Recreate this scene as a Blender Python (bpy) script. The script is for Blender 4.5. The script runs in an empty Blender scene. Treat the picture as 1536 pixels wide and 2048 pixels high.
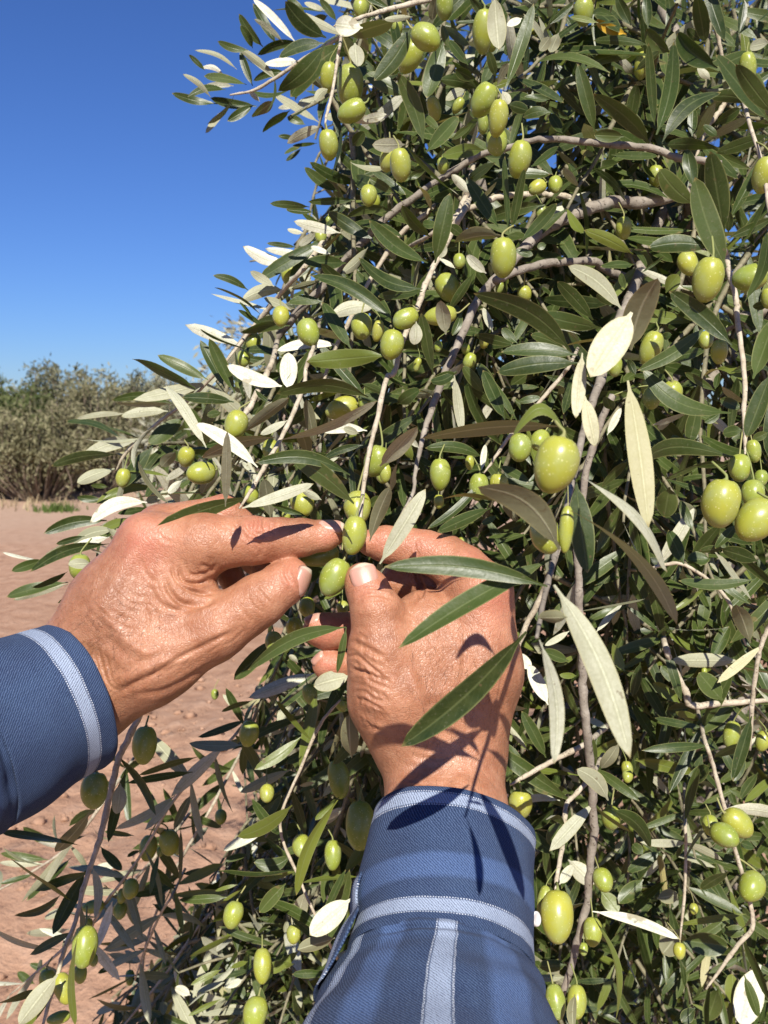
import bpy, math, random
import numpy as np
from mathutils import Vector, Matrix, noise as mnoise

# ------------------------------------------------------------------ camera, sky, sun, exposure
scene = bpy.context.scene
COL = scene.collection
W, H = 1536.0, 2048.0
FPX = 1850.0                                   # focal length in photo pixels
CAM = np.array([0.0, 0.0, 1.55])
PITCH = math.radians(6.7)
FWD = np.array([0.0, math.cos(PITCH), -math.sin(PITCH)])
RGT = np.array([1.0, 0.0, 0.0])
UPV = np.array([0.0, math.sin(PITCH), math.cos(PITCH)])

cam = bpy.data.cameras.new('camera')
cam_o = bpy.data.objects.new('camera', cam)
COL.objects.link(cam_o)
cam_o.location = CAM
cam_o.rotation_euler = (math.pi / 2 - PITCH, 0, 0)
cam.sensor_fit = 'VERTICAL'
cam.sensor_height = 4.54
cam.sensor_width = 4.54
cam.lens = 4.54 * FPX / H
cam.clip_start = 0.01
cam.clip_end = 2000
cam.dof.use_dof = True
cam.dof.focus_distance = 0.47
cam.dof.aperture_fstop = 3.2
scene.camera = cam_o

SUN_EL = math.radians(42)
SUN_AZ = math.radians(4)                       # how far the light drifts to the left as it goes forward
world = bpy.data.worlds.new('World')
scene.world = world
world.use_nodes = True
wn, wl = world.node_tree.nodes, world.node_tree.links
sky = wn.new('ShaderNodeTexSky')
sky.sky_type = 'NISHITA'
sky.sun_disc = False
sky.sun_elevation = SUN_EL
sky.sun_rotation = math.pi - SUN_AZ            # behind the camera, a little to the right
sky.altitude = 2200
sky.air_density = 1.4
sky.dust_density = 0.0
sky.ozone_density = 3.5
bg = wn['Background']
bg.inputs['Strength'].default_value = 0.041
tint = wn.new('ShaderNodeMix')                   # the phone's white balance, the same all over the sky
tint.data_type = 'RGBA'
tint.blend_type = 'MULTIPLY'
tint.inputs[0].default_value = 1.0
tint.inputs[7].default_value = (0.62, 0.92, 1.62, 1)
wl.new(sky.outputs[0], tint.inputs[6])
wl.new(tint.outputs[2], bg.inputs[0])

sun = bpy.data.lights.new('sun', 'SUN')
sun.energy = 5.0
sun.angle = math.radians(0.5)
sun.color = (1.0, 0.945, 0.86)
sun_o = bpy.data.objects.new('sun', sun)
COL.objects.link(sun_o)
LDIR = Vector((-math.sin(SUN_AZ) * math.cos(SUN_EL), math.cos(SUN_AZ) * math.cos(SUN_EL), -math.sin(SUN_EL)))
sun_o.rotation_euler = LDIR.to_track_quat('-Z', 'Y').to_euler()
sun_o.location = (0.5, -6, 8)

scene.view_settings.view_transform = 'Standard'
scene.view_settings.look = 'None'
scene.view_settings.exposure = 0.66
scene.view_settings.gamma = 1.0
scene.view_settings.use_curve_mapping = False
scene.cycles.max_bounces = 8
scene.cycles.transparent_max_bounces = 4

# ------------------------------------------------------------------ helpers
def P(u, v, d):
    """photo pixel (0..1536, 0..2048) at depth d metres along the camera axis -> world point"""
    return CAM + d * (FWD + (u - 768.0) / FPX * RGT - (v - 1024.0) / FPX * UPV)

def PN(uvd):
    uvd = np.asarray(uvd, float)
    u, v, d = uvd[:, 0:1], uvd[:, 1:2], uvd[:, 2:3]
    return CAM + d * (FWD + (u - 768.0) / FPX * RGT - (v - 1024.0) / FPX * UPV)

def proj(p):
    q = np.asarray(p, float) - CAM
    d = q @ FWD
    return 768 + FPX * (q @ RGT) / d, 1024 - FPX * (q @ UPV) / d, d

def nrm(v):
    v = np.asarray(v, float)
    return v / (np.linalg.norm(v, axis=-1, keepdims=True) + 1e-12)

def mesh_np(name, V, F, mat=None, smooth=True, uv=None, attrs=None):
    """V (n,3), F (m,k) one polygon size; uv per vertex; attrs {name: per-vertex float}"""
    V = np.asarray(V, np.float32); F = np.asarray(F, np.int32)
    me = bpy.data.meshes.new(name)
    n, (m, k) = len(V), F.shape
    me.vertices.add(n); me.vertices.foreach_set('co', V.ravel())
    me.loops.add(m * k); me.loops.foreach_set('vertex_index', F.ravel())
    me.polygons.add(m)
    me.polygons.foreach_set('loop_start', np.arange(0, m * k, k, dtype=np.int32))
    me.polygons.foreach_set('loop_total', np.full(m, k, np.int32))
    me.polygons.foreach_set('use_smooth', np.full(m, smooth, bool))
    if uv is not None:
        l = me.uv_layers.new(name='UVMap')
        l.data.foreach_set('uv', np.asarray(uv, np.float32)[F.ravel()].ravel())
    for a, val in (attrs or {}).items():
        at = me.attributes.new(a, 'FLOAT', 'POINT')
        at.data.foreach_set('value', np.asarray(val, np.float32))
    me.update(calc_edges=True); me.validate()
    if mat: me.materials.append(mat)
    return me

def link(name, data, parent=None, loc=None, **props):
    o = bpy.data.objects.new(name, data)
    COL.objects.link(o)
    if parent is not None: o.parent = parent
    if loc is not None: o.location = loc
    for k, v in props.items():
        if v is not None: o[k] = v
    return o

def thing(name, label, cat, loc, group=None):
    return link(name, None, None, loc, label=label, category=cat, group=group)

def catmull(pts, per=6):
    pts = np.asarray(pts, float)
    if len(pts) < 3:
        t = np.linspace(0, 1, per + 1)[:, None]
        return pts[0] * (1 - t) + pts[-1] * t
    q = np.vstack([2 * pts[0] - pts[1], pts, 2 * pts[-1] - pts[-2]])
    out = []
    for i in range(1, len(q) - 2):
        t = np.linspace(0, 1, per, endpoint=False)[:, None]
        a, b, c, d = q[i - 1], q[i], q[i + 1], q[i + 2]
        out.append(.5 * (2 * b + (c - a) * t + (2 * a - 5 * b + 4 * c - d) * t ** 2 + (3 * b - a - 3 * c + d) * t ** 3))
    out.append(pts[-1:])
    return np.vstack(out)

def tube(pts, rad, sides=8, cap=True):
    """V, F(quads) of a tube round the polyline pts with radii rad"""
    pts = np.asarray(pts, float); rad = np.asarray(rad, float)
    n = len(pts)
    tan = nrm(np.gradient(pts, axis=0))
    ref = np.array([0.31, 0.52, 0.79]) if abs(tan[0] @ np.array([0.31, 0.52, 0.79])) < .9 else np.array([1., 0, 0])
    a = nrm(np.cross(tan[0], ref)); V = []
    for i in range(n):
        a = nrm(a - tan[i] * (a @ tan[i])); b = np.cross(tan[i], a)
        th = np.arange(sides) / sides * 2 * math.pi
        V.append(pts[i] + rad[i] * (np.cos(th)[:, None] * a + np.sin(th)[:, None] * b))
    V = np.vstack(V); F = []
    for i in range(n - 1):
        for j in range(sides):
            k = (j + 1) % sides
            F.append((i * sides + j, i * sides + k, (i + 1) * sides + k, (i + 1) * sides + j))
    if cap:
        for end in (0, n - 1):
            c = len(V); V = np.vstack([V, pts[end] + tan[end] * rad[end] * (.4 if end else -.4)])
            for j in range(0, sides, 2):
                k, l = (j + 1) % sides, (j + 2) % sides
                q = (end * sides + j, end * sides + k, end * sides + l, c)
                F.append(q if end else q[::-1])
    return V, np.array(F, np.int32)

class Bag:
    """collects quads of many pieces into one mesh"""
    def __init__(s): s.V, s.F, s.n, s.uv, s.at = [], [], 0, [], {}
    def add(s, V, F, uv=None, **at):
        s.V.append(V); s.F.append(np.asarray(F) + s.n); s.n += len(V)
        if uv is not None: s.uv.append(uv)
        for k, v in at.items():
            s.at.setdefault(k, []).append(np.full(len(V), v) if np.isscalar(v) else v)
    def mesh(s, name, mat, smooth=True):
        return mesh_np(name, np.vstack(s.V), np.vstack(s.F), mat, smooth, np.vstack(s.uv) if s.uv else None,
                       {k: np.concatenate(v) for k, v in s.at.items()})

# ------------------------------------------------------------------ node material helper
class Mat:
    def __init__(s, name):
        s.m = bpy.data.materials.new(name); s.m.use_nodes = True
        s.t = s.m.node_tree; s.b = s.t.nodes['Principled BSDF']; s.out = s.t.nodes['Material Output']
    def n(s, typ, **kw):
        nd = s.t.nodes.new('ShaderNode' + typ)
        for k, v in kw.items():
            if k in nd.bl_rna.properties: setattr(nd, k, v)
            else: nd.inputs[k.replace('_', ' ')].default_value = v
        return nd
    def l(s, a, b): s.t.links.new(a, b)
    def put(s, sock, v):
        if hasattr(v, 'is_output') or hasattr(v, 'links'): s.l(v, sock)
        else: sock.default_value = v
    def noise(s, scale, detail=3, rough=.55, vec=None, dist=0.0):
        nd = s.n('TexNoise'); nd.inputs['Scale'].default_value = scale; nd.inputs['Detail'].default_value = detail
        nd.inputs['Roughness'].default_value = rough; nd.inputs['Distortion'].default_value = dist
        if vec is not None: s.l(vec, nd.inputs['Vector'])
        return nd.outputs['Fac']
    def vor(s, scale, feature='DISTANCE_TO_EDGE', vec=None, rnd=1.0):
        nd = s.n('TexVoronoi', feature=feature); nd.inputs['Scale'].default_value = scale
        nd.inputs['Randomness'].default_value = rnd
        if vec is not None: s.l(vec, nd.inputs['Vector'])
        return nd.outputs['Distance']
    def coord(s, which='Object'): return s.n('TexCoord').outputs[which]
    def attr(s, name, out='Fac'): return s.n('Attribute', attribute_name=name).outputs[out]
    def map(s, vec, scale=(1, 1, 1), rot=(0, 0, 0), loc=(0, 0, 0)):
        nd = s.n('Mapping'); s.l(vec, nd.inputs['Vector'])
        nd.inputs['Scale'].default_value = scale; nd.inputs['Rotation'].default_value = rot; nd.inputs['Location'].default_value = loc
        return nd.outputs[0]
    def math(s, op, a, b=0.0, clamp=False):
        nd = s.n('Math', operation=op, use_clamp=clamp); s.put(nd.inputs[0], a); s.put(nd.inputs[1], b); return nd.outputs[0]
    def ramp(s, fac, stops, interp='LINEAR'):
        nd = s.n('ValToRGB'); s.put(nd.inputs[0], fac); e = nd.color_ramp.elements; nd.color_ramp.interpolation = interp
        while len(e) < len(stops): e.new(0.5)
        for el, (p, c) in zip(e, stops):
            el.position = p; el.color = (c, c, c, 1) if np.isscalar(c) else (*c, 1)
        return nd.outputs[0]
    def mix(s, fac, a, b, mode='MIX'):
        nd = s.n('Mix', data_type='RGBA', blend_type=mode)
        s.put(nd.inputs[0], fac)
        for sock, v in ((nd.inputs[6], a), (nd.inputs[7], b)):
            s.put(sock, (*v, 1) if isinstance(v, tuple) and len(v) == 3 else v)
        return nd.outputs[2]
    def bump(s, h, strength=.3, dist=.001, prev=None):
        nd = s.n('Bump'); s.put(nd.inputs['Height'], h); nd.inputs['Strength'].default_value = strength
        nd.inputs['Distance'].default_value = dist
        if prev is not None: s.l(prev, nd.inputs['Normal'])
        return nd.outputs[0]
    def set(s, **kw):
        for k, v in kw.items():
            sock = s.b.inputs[k.replace('_', ' ')]
            s.put(sock, (*v, 1) if isinstance(v, tuple) and len(v) == 3 and sock.type == 'RGBA' else v)
        return s
rng = np.random.default_rng(11)
# ------------------------------------------------------------------ materials
def leaf_material():
    M = Mat('olive_leaf')
    uv = M.coord('UV'); sep = M.n('SeparateXYZ'); M.l(uv, sep.inputs[0])
    x, t = sep.outputs[0], sep.outputs[1]
    var, yel = M.attr('var'), M.attr('yel')
    ax = M.math('ABSOLUTE', x)
    obj = M.coord('Object')
    mott = M.noise(160, 3, .6, obj)
    top = M.ramp(var, [(0, (.018, .032, .007)), (.5, (.036, .060, .011)), (1, (.072, .098, .022))])
    top = M.mix(M.ramp(mott, [(.35, 0), (.75, .5)]), top, (.068, .084, .022))
    topy = M.ramp(yel, [(0, (.12, .19, .03)), (.6, (.19, .21, .03)), (1, (.55, .33, .03))])
    top = M.mix(M.ramp(yel, [(0.02, 0), (.5, .75), (1, 1)]), top, topy)
    rib = M.ramp(ax, [(.0, 1), (.05, .8), (.12, 0)])
    top = M.mix(M.math('MULTIPLY', rib, .38), top, (.17, .20, .075))
    # side veins, faint
    dn = M.math('ADD', M.math('MULTIPLY', t, 17.0), M.math('MULTIPLY', ax, -2.2))
    vein = M.ramp(M.math('PINGPONG', dn, .5), [(.0, 1), (.07, 0)])
    top = M.mix(M.math('MULTIPLY', vein, .16), top, (.12, .15, .06))
    edge = M.ramp(ax, [(.86, 0), (.97, .75)])
    top = M.mix(edge, top, (.19, .20, .07))
    und = M.ramp(var, [(0, (.19, .19, .105)), (.5, (.42, .42, .29)), (1, (.76, .75, .62))])
    und = M.mix(M.ramp(mott, [(.4, 0), (.8, .35)]), und, (.25, .25, .13))
    und = M.mix(M.math('MULTIPLY', rib, .5), und, (.62, .63, .42))
    und = M.mix(M.math('MULTIPLY', vein, .22), und, (.20, .20, .11))
    fine = M.noise(900, 3, .7, obj)
    und = M.mix(M.ramp(fine, [(.40, .30), (.6, 0)]), und, (.24, .235, .14))
    halo = M.ramp(ax, [(.06, 0), (.14, .35), (.30, 0)])
    und = M.mix(halo, und, (.22, .22, .12))
    und = M.mix(M.ramp(yel, [(.05, 0), (1, .7)]), und, (.60, .50, .17))
    und = M.mix(M.math('MULTIPLY', edge, .6), und, (.42, .38, .16))
    # few brown specks and scars
    sp = M.math('MULTIPLY', M.ramp(M.noise(330, 2, .5, obj), [(.70, 0), (.74, 1)]), .55)
    back = M.n('NewGeometry').outputs['Backfacing']
    col = M.mix(back, top, und)
    col = M.mix(sp, col, (.13, .09, .045))
    dust = M.ramp(M.noise(600, 3, .7, obj), [(.60, 0), (.72, .28)])
    col = M.mix(dust, col, (.26, .24, .17))
    blot = M.math('MULTIPLY', M.ramp(M.noise(75, 2, .6, obj), [(.66, 0), (.70, .6)]), M.ramp(var, [(.62, 0), (.8, 1)]))
    col = M.mix(blot, col, (.20, .15, .06))
    tip = M.ramp(t, [(.955, 0), (.99, .8)])
    col = M.mix(tip, col, (.26, .20, .07))
    rough = M.math('ADD', M.math('MULTIPLY', back, .24), M.math('MULTIPLY', mott, .22))
    rough = M.math('ADD', rough, .30)
    bmp = M.bump(M.math('ADD', M.math('MULTIPLY', rib, -.6), M.math('MULTIPLY', mott, 1.3)), .35, .0006)
    M.set(Base_Color=col, Roughness=rough, Normal=bmp, Specular_IOR_Level=.40)
    tr = M.n('BsdfTranslucent'); M.l(M.mix(yel, (.10, .15, .014), (.40, .28, .03)), tr.inputs[0])
    mx = M.n('MixShader'); mx.inputs[0].default_value = .17
    M.l(M.b.outputs[0], mx.inputs[1]); M.l(tr.outputs[0], mx.inputs[2]); M.l(mx.outputs[0], M.out.inputs[0])
    return M.m

def olive_material():
    M = Mat('olive_skin')
    obj = M.coord('Object'); oi = M.n('ObjectInfo')
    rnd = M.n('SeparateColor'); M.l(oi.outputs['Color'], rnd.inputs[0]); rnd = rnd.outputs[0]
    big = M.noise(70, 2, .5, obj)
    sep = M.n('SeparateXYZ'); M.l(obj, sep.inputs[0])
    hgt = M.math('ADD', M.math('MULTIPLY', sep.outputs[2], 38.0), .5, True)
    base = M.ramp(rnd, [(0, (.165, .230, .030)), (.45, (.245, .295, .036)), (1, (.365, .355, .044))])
    base = M.mix(M.math('MULTIPLY', M.ramp(big, [(.35, 0), (.7, 1)]), .32), base, (.13, .19, .030))
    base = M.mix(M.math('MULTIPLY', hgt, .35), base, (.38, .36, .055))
    lent = M.ramp(M.vor(720, 'F1', obj), [(.16, 1), (.30, 0)])
    keep = M.ramp(M.noise(420, 1, .5, obj), [(.47, 0), (.56, 1)])
    dots = M.math('MULTIPLY', lent, keep)
    base = M.mix(M.math('MULTIPLY', dots, .55), base, (.62, .62, .28))
    bloom = M.ramp(M.noise(120, 4, .65, obj), [(.44, 0), (.78, .34)])
    base = M.mix(bloom, base, (.33, .38, .25))
    scar = M.ramp(M.noise(95, 3, .7, obj, 1.5), [(.715, 0), (.75, .6)])
    base = M.mix(scar, base, (.20, .15, .05))
    rough = M.math('ADD', M.math('MULTIPLY', M.noise(260, 3, .6, obj), .12), .27)
    bmp = M.bump(M.math('ADD', M.noise(900, 2, .5, obj), M.math('MULTIPLY', big, 3.0)), .05, .0006)
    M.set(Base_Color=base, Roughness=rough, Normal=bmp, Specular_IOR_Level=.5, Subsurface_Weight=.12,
          Subsurface_Radius=(.6, .8, .2), Subsurface_Scale=.002)
    return M.m

def bark_material(name, c0, c1, c2, scale=1.0):
    M = Mat(name); obj = M.coord('Object')
    f = M.noise(90 * scale, 5, .65, obj)
    col = M.ramp(f, [(.3, c0), (.55, c1), (.75, c2)])
    fl = M.ramp(M.noise(300 * scale, 3, .6, obj), [(.60, 0), (.68, 1)])
    col = M.mix(M.math('MULTIPLY', fl, .55), col, (.10, .075, .055))
    b = M.bump(M.math('ADD', M.noise(260 * scale, 4, .6, obj), fl), .6, .0012 / scale)
    M.set(Base_Color=col, Roughness=.8, Normal=b)
    return M.m

def skin_material():
    M = Mat('tanned_skin'); obj = M.coord('Object')
    red, brn = M.attr('red'), M.attr('tan')
    n1 = M.noise(42, 4, .6, obj); n2 = M.noise(260, 4, .65, obj)
    col = M.ramp(n1, [(.30, (.215, .082, .038)), (.5, (.350, .150, .077)), (.72, (.455, .225, .128))])
    col = M.mix(M.math('MULTIPLY', brn, .75), col, (.205, .085, .042))
    col = M.mix(M.math('MULTIPLY', red, .8), col, (.48, .17, .11))
    fre = M.ramp(M.noise(520, 3, .6, obj, .6), [(.58, 0), (.68, 1)])
    col = M.mix(M.math('MULTIPLY', fre, .30), col, (.255, .10, .05))
    age = M.ramp(M.noise(130, 2, .5, obj, .4), [(.64, 0), (.72, .35)])
    col = M.mix(age, col, (.27, .125, .07))
    pale = M.ramp(n2, [(.35, .22), (.6, 0)])
    col = M.mix(pale, col, (.52, .29, .18))
    wv = M.n('VectorMath', operation='ADD')
    nz = M.n('TexNoise'); nz.inputs['Scale'].default_value = 120; M.l(obj, nz.inputs['Vector'])
    sc = M.n('VectorMath', operation='SCALE'); M.l(nz.outputs['Color'], sc.inputs[0]); sc.inputs['Scale'].default_value = .006
    M.l(obj, wv.inputs[0]); M.l(sc.outputs[0], wv.inputs[1])
    m1 = M.map(wv.outputs[0], (1.0, .45, .7), (.3, .2, .6)); m2 = M.map(wv.outputs[0], (.5, 1.0, .8), (.1, .5, -.4))
    v1 = M.ramp(M.vor(620, vec=m1), [(0, 0), (.16, 1)]); v2 = M.ramp(M.vor(980, vec=m2), [(0, 0), (.14, 1)])
    hsum = M.math('ADD', M.math('MULTIPLY', v1, .75), M.math('MULTIPLY', v2, .4))
    hsum = M.math('ADD', hsum, M.math('MULTIPLY', n2, .6))
    lng = M.noise(300, 3, .55, M.map(wv.outputs[0], (.22, 1.0, .6), (.0, .25, .55)))
    hsum = M.math('ADD', hsum, M.math('MULTIPLY', lng, 2.2))
    b = M.bump(hsum, .36, .00050)
    lines = M.math('MULTIPLY', M.math('SUBTRACT', 1.0, v1), .18)
    col = M.mix(lines, col, (.30, .13, .075))
    rough = M.math('ADD', M.math('MULTIPLY', n2, .22), .33)
    M.set(Base_Color=col, Roughness=rough, Normal=b, Specular_IOR_Level=.48, Subsurface_Weight=.16,
          Subsurface_Radius=(1.0, .35, .16), Subsurface_Scale=.0035)
    return M.m

def nail_material():
    M = Mat('fingernail'); uv = M.coord('UV'); sep = M.n('SeparateXYZ'); M.l(uv, sep.inputs[0])
    col = M.ramp(sep.outputs[1], [(0, (.50, .32, .25)), (.22, (.47, .245, .18)), (.84, (.48, .26, .195)), (.92, (.56, .45, .34)), (1, (.50, .42, .31))])
    rid = M.noise(60, 2, .5, M.map(uv, (9, .6, 1)))
    M.set(Base_Color=col, Roughness=.32, Normal=M.bump(rid, .15, .0004), Specular_IOR_Level=.5,
          Subsurface_Weight=.1, Subsurface_Radius=(1, .4, .3), Subsurface_Scale=.002)
    return M.m

def cloth_material(name, along):
    """blue twill flannel. UV: x = metres round the arm, y = metres along it.
    'cross' attr stripes: along = list of (y0, y1, kind) bands across the arm, or None for lengthwise bands"""
    M = Mat(name); uv = M.coord('UV'); obj = M.coord('Object')
    sep = M.n('SeparateXYZ'); M.l(uv, sep.inputs[0]); x, y = sep.outputs[0], sep.outputs[1]
    big = M.noise(60, 3, .6, obj)
    dark = M.mix(M.ramp(big, [(.3, 0), (.7, 1)]), (.013, .029, .076), (.024, .050, .112))
    pale = (.068, .125, .275); white = (.42, .49, .61)
    axis, bands = along
    c = y if axis == 'y' else x
    wob = M.math('MULTIPLY', M.math('SUBTRACT', M.noise(180, 2, .5, obj), .5), .0007)
    c = M.math('ADD', c, wob)
    col = dark
    for (a, b, kind) in bands:
        soft = .0016 if kind == 'p' else .00025
        up = M.n('MapRange'); up.inputs['From Min'].default_value = a - soft; up.inputs['From Max'].default_value = a + soft; M.l(c, up.inputs[0])
        dn = M.n('MapRange'); dn.inputs['From Min'].default_value = b + soft; dn.inputs['From Max'].default_value = b - soft; M.l(c, dn.inputs[0])
        msk = M.math('MULTIPLY', up.outputs[0], dn.outputs[0])
        col = M.mix(M.math('MULTIPLY', msk, .80 if kind == 'p' else .85), col, pale if kind == 'p' else white)
        if kind == 'w':
            o = y if axis == 'x' else x
            for e in (a - .0007, b + .0007):
                d = M.math('LESS_THAN', M.math('ABSOLUTE', M.math('SUBTRACT', c, e)), .00035)
                g = M.math('LESS_THAN', M.math('FRACT', M.math('MULTIPLY', o, 900.0)), .55)
                col = M.mix(M.math('MULTIPLY', M.math('MULTIPLY', d, g), .9), col, (.66, .70, .76))
    tw = M.math('ADD', M.math('MULTIPLY', x, 780.0), M.math('MULTIPLY', y, 520.0))
    tw = M.math('ADD', tw, M.math('MULTIPLY', M.noise(700, 2, .5, uv), 1.0))
    twl = M.math('PINGPONG', tw, .5)
    thr = M.ramp(M.noise(2600, 2, .6, M.map(uv, (1, .45, 1), (0, 0, .6))), [(.3, 0), (.7, 1)])
    col = M.mix(M.ramp(twl, [(.05, .80), (.24, 0)]), col, (.010, .016, .044))
    col = M.mix(M.ramp(twl, [(.30, 0), (.46, .40)]), col, (.16, .21, .33))
    col = M.mix(M.math('MULTIPLY', thr, .15), col, (.17, .21, .30))
    wear = M.ramp(M.noise(150, 4, .7, obj), [(.50, 0), (.75, .14)])
    col = M.mix(wear, col, (.07, .112, .175))
    h = M.math('ADD', M.math('MULTIPLY', twl, 1.6), M.math('MULTIPLY', thr, .8))
    b = M.bump(M.math('ADD', h, M.math('MULTIPLY', M.noise(320, 3, .6, obj), .9)), .55, .0006)
    M.set(Base_Color=col, Roughness=.95, Normal=b, Specular_IOR_Level=.08, Sheen_Weight=.02, Sheen_Roughness=.4)
    return M.m

def soil_material():
    M = Mat('reddish_soil'); obj = M.coord('Object')
    a = M.noise(1.1, 5, .6, obj); b_ = M.noise(9, 6, .65, obj); c = M.noise(60, 4, .6, obj)
    far = M.n('SeparateXYZ'); M.l(obj, far.inputs[0])
    straw = M.n('MapRange'); straw.inputs['From Min'].default_value = 8.5; straw.inputs['From Max'].default_value = 13.0
    M.l(M.math('ADD', far.outputs[1], M.math('MULTIPLY', M.math('SUBTRACT', a, .5), 7.0)), straw.inputs[0])
    col = M.ramp(b_, [(.28, (.26, .145, .092)), (.5, (.375, .228, .150)), (.72, (.47, .305, .212))])
    col = M.mix(M.ramp(a, [(.35, 0), (.7, .45)]), col, (.32, .180, .115))
    col = M.mix(M.math('MULTIPLY', straw.outputs[0], .6), col, (.44, .32, .235))
    col = M.mix(M.ramp(c, [(.62, 0), (.74, .5)]), col, (.14, .075, .05))
    hb = M.math('ADD', b_, M.math('MULTIPLY', c, .35))
    M.set(Base_Color=col, Roughness=.95, Specular_IOR_Level=.1, Normal=M.bump(hb, .8, .03))
    return M.m

def plain(name, c0, c1, scale=40, rough=.8, translucent=None):
    M = Mat(name); obj = M.coord('Object')
    v = M.attr('var')
    col = M.mix(v, c0, c1)
    col = M.mix(M.math('MULTIPLY', M.noise(scale, 3, .6, obj), .3), col, tuple(.5 * q for q in c0))
    M.set(Base_Color=col, Roughness=rough, Specular_IOR_Level=.25)
    if translucent:
        tr = M.n('BsdfTranslucent'); tr.inputs[0].default_value = (*translucent, 1)
        mx = M.n('MixShader'); mx.inputs[0].default_value = .25
        M.l(M.b.outputs[0], mx.inputs[1]); M.l(tr.outputs[0], mx.inputs[2]); M.l(mx.outputs[0], M.out.inputs[0])
    return M.m

LEAF = leaf_material(); OLIVE = olive_material()
TWIG = bark_material('pale_twig_bark', (.30, .25, .17), (.44, .38, .28), (.56, .50, .39), 2.0)
LIMB = bark_material('grey_bark', (.15, .125, .095), (.25, .215, .17), (.36, .32, .26), 1.0)
SHOOT = bark_material('shoot_bark', (.10, .095, .05), (.19, .17, .10), (.28, .25, .17), 2.0)
STALK = plain('green_stalk', (.20, .23, .07), (.30, .28, .11), 200, .6)
SKIN = skin_material(); NAIL = nail_material(); SOIL = soil_material()
# ------------------------------------------------------------------ ground
def fbm(x, y, s, o=4):
    out = np.zeros(len(x))
    for i in range(len(x)):
        out[i] = mnoise.fractal(Vector((x[i] * s, y[i] * s, 3.7)), .8, 2.1, o)
    return out

def build_ground():
    # one sheet: fine near the tree, coarse out to the horizon
    def axis(lo, hi, step, far, grow):
        a = list(np.arange(lo, hi + 1e-6, step)); s = step
        while a[-1] < far: s *= grow; a.append(a[-1] + s)
        s = step
        while a[0] > -far: s *= grow; a.insert(0, a[0] - s)
        return np.array(a)
    xs, ys = axis(-2.2, 1.4, .028, 700, 1.22), axis(1.0, 4.2, .028, 700, 1.22)
    X, Y = np.meshgrid(xs, ys); x, y = X.ravel(), Y.ravel()
    near = np.hypot(x + .4, y - 2.5)
    near = np.clip(1.6 - near / 9.0, 0, 1)
    z = np.zeros(len(x)); m = near > 0
    z[m] = near[m] * ((.036 * fbm(x[m], y[m], 1.7) + .034 * np.maximum(0, fbm(x[m], y[m], 7.0, 5)) + .009 * fbm(x[m], y[m], 24.0, 3)))
    V = np.stack([x, y, z], 1); nx = len(xs); r, c = np.meshgrid(np.arange(len(ys) - 1), np.arange(nx - 1), indexing='ij')
    i = (r * nx + c).ravel(); F = np.stack([i, i + 1, i + nx + 1, i + nx], 1)
    link('ground', mesh_np('ground', V, F, SOIL), kind='structure')
    # loose clods and crumbs of soil
    B = Bag(); base = np.array([(1, 0, 0), (0, 1, 0), (-1, 0, 0), (0, -1, 0), (0, 0, .8), (0, 0, -.8)], float)
    q = np.array([(0, 1, 4, 4), (1, 2, 4, 4), (2, 3, 4, 4), (3, 0, 4, 4)])
    g = np.array([(-1, -1), (1, -1), (1, 1), (-1, 1)], float)
    for k in range(1500):
        px, py = rng.uniform(-2.4, .7), rng.uniform(1.2, 5.5)
        s = .005 + .022 * rng.random() ** 4
        lo = np.column_stack([g * .62, [-.5] * 4]); mid = np.column_stack([g, [.1] * 4]); hi = np.column_stack([g * .55, [.75] * 4])
        Vc = np.vstack([lo, mid, hi]) * s * rng.uniform(.6, 1.2, (12, 3))
        th = rng.uniform(0, 6.28); ct, st = math.cos(th), math.sin(th)
        Vc[:, :2] = Vc[:, :2] @ np.array([[ct, -st], [st, ct]])
        Fc = [(j, (j + 1) % 4, (j + 1) % 4 + 4, j + 4) for j in range(4)] + [(j + 4, (j + 1) % 4 + 4, (j + 1) % 4 + 8, j + 8) for j in range(4)] + [(8, 9, 10, 11)]
        hz = .036 * mnoise.fractal(Vector((px * 1.7, py * 1.7, 3.7)), .8, 2.1, 4) + .034 * max(0, mnoise.fractal(Vector((px * 7, py * 7, 3.7)), .8, 2.1, 5))
        B.add(Vc + (px, py, hz + s * .2), np.array(Fc))
    link('soil_clods', B.mesh('soil_clods', SOIL, True), kind='stuff', label='loose clods and crumbs of reddish soil scattered on the ground', category='soil')

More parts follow.
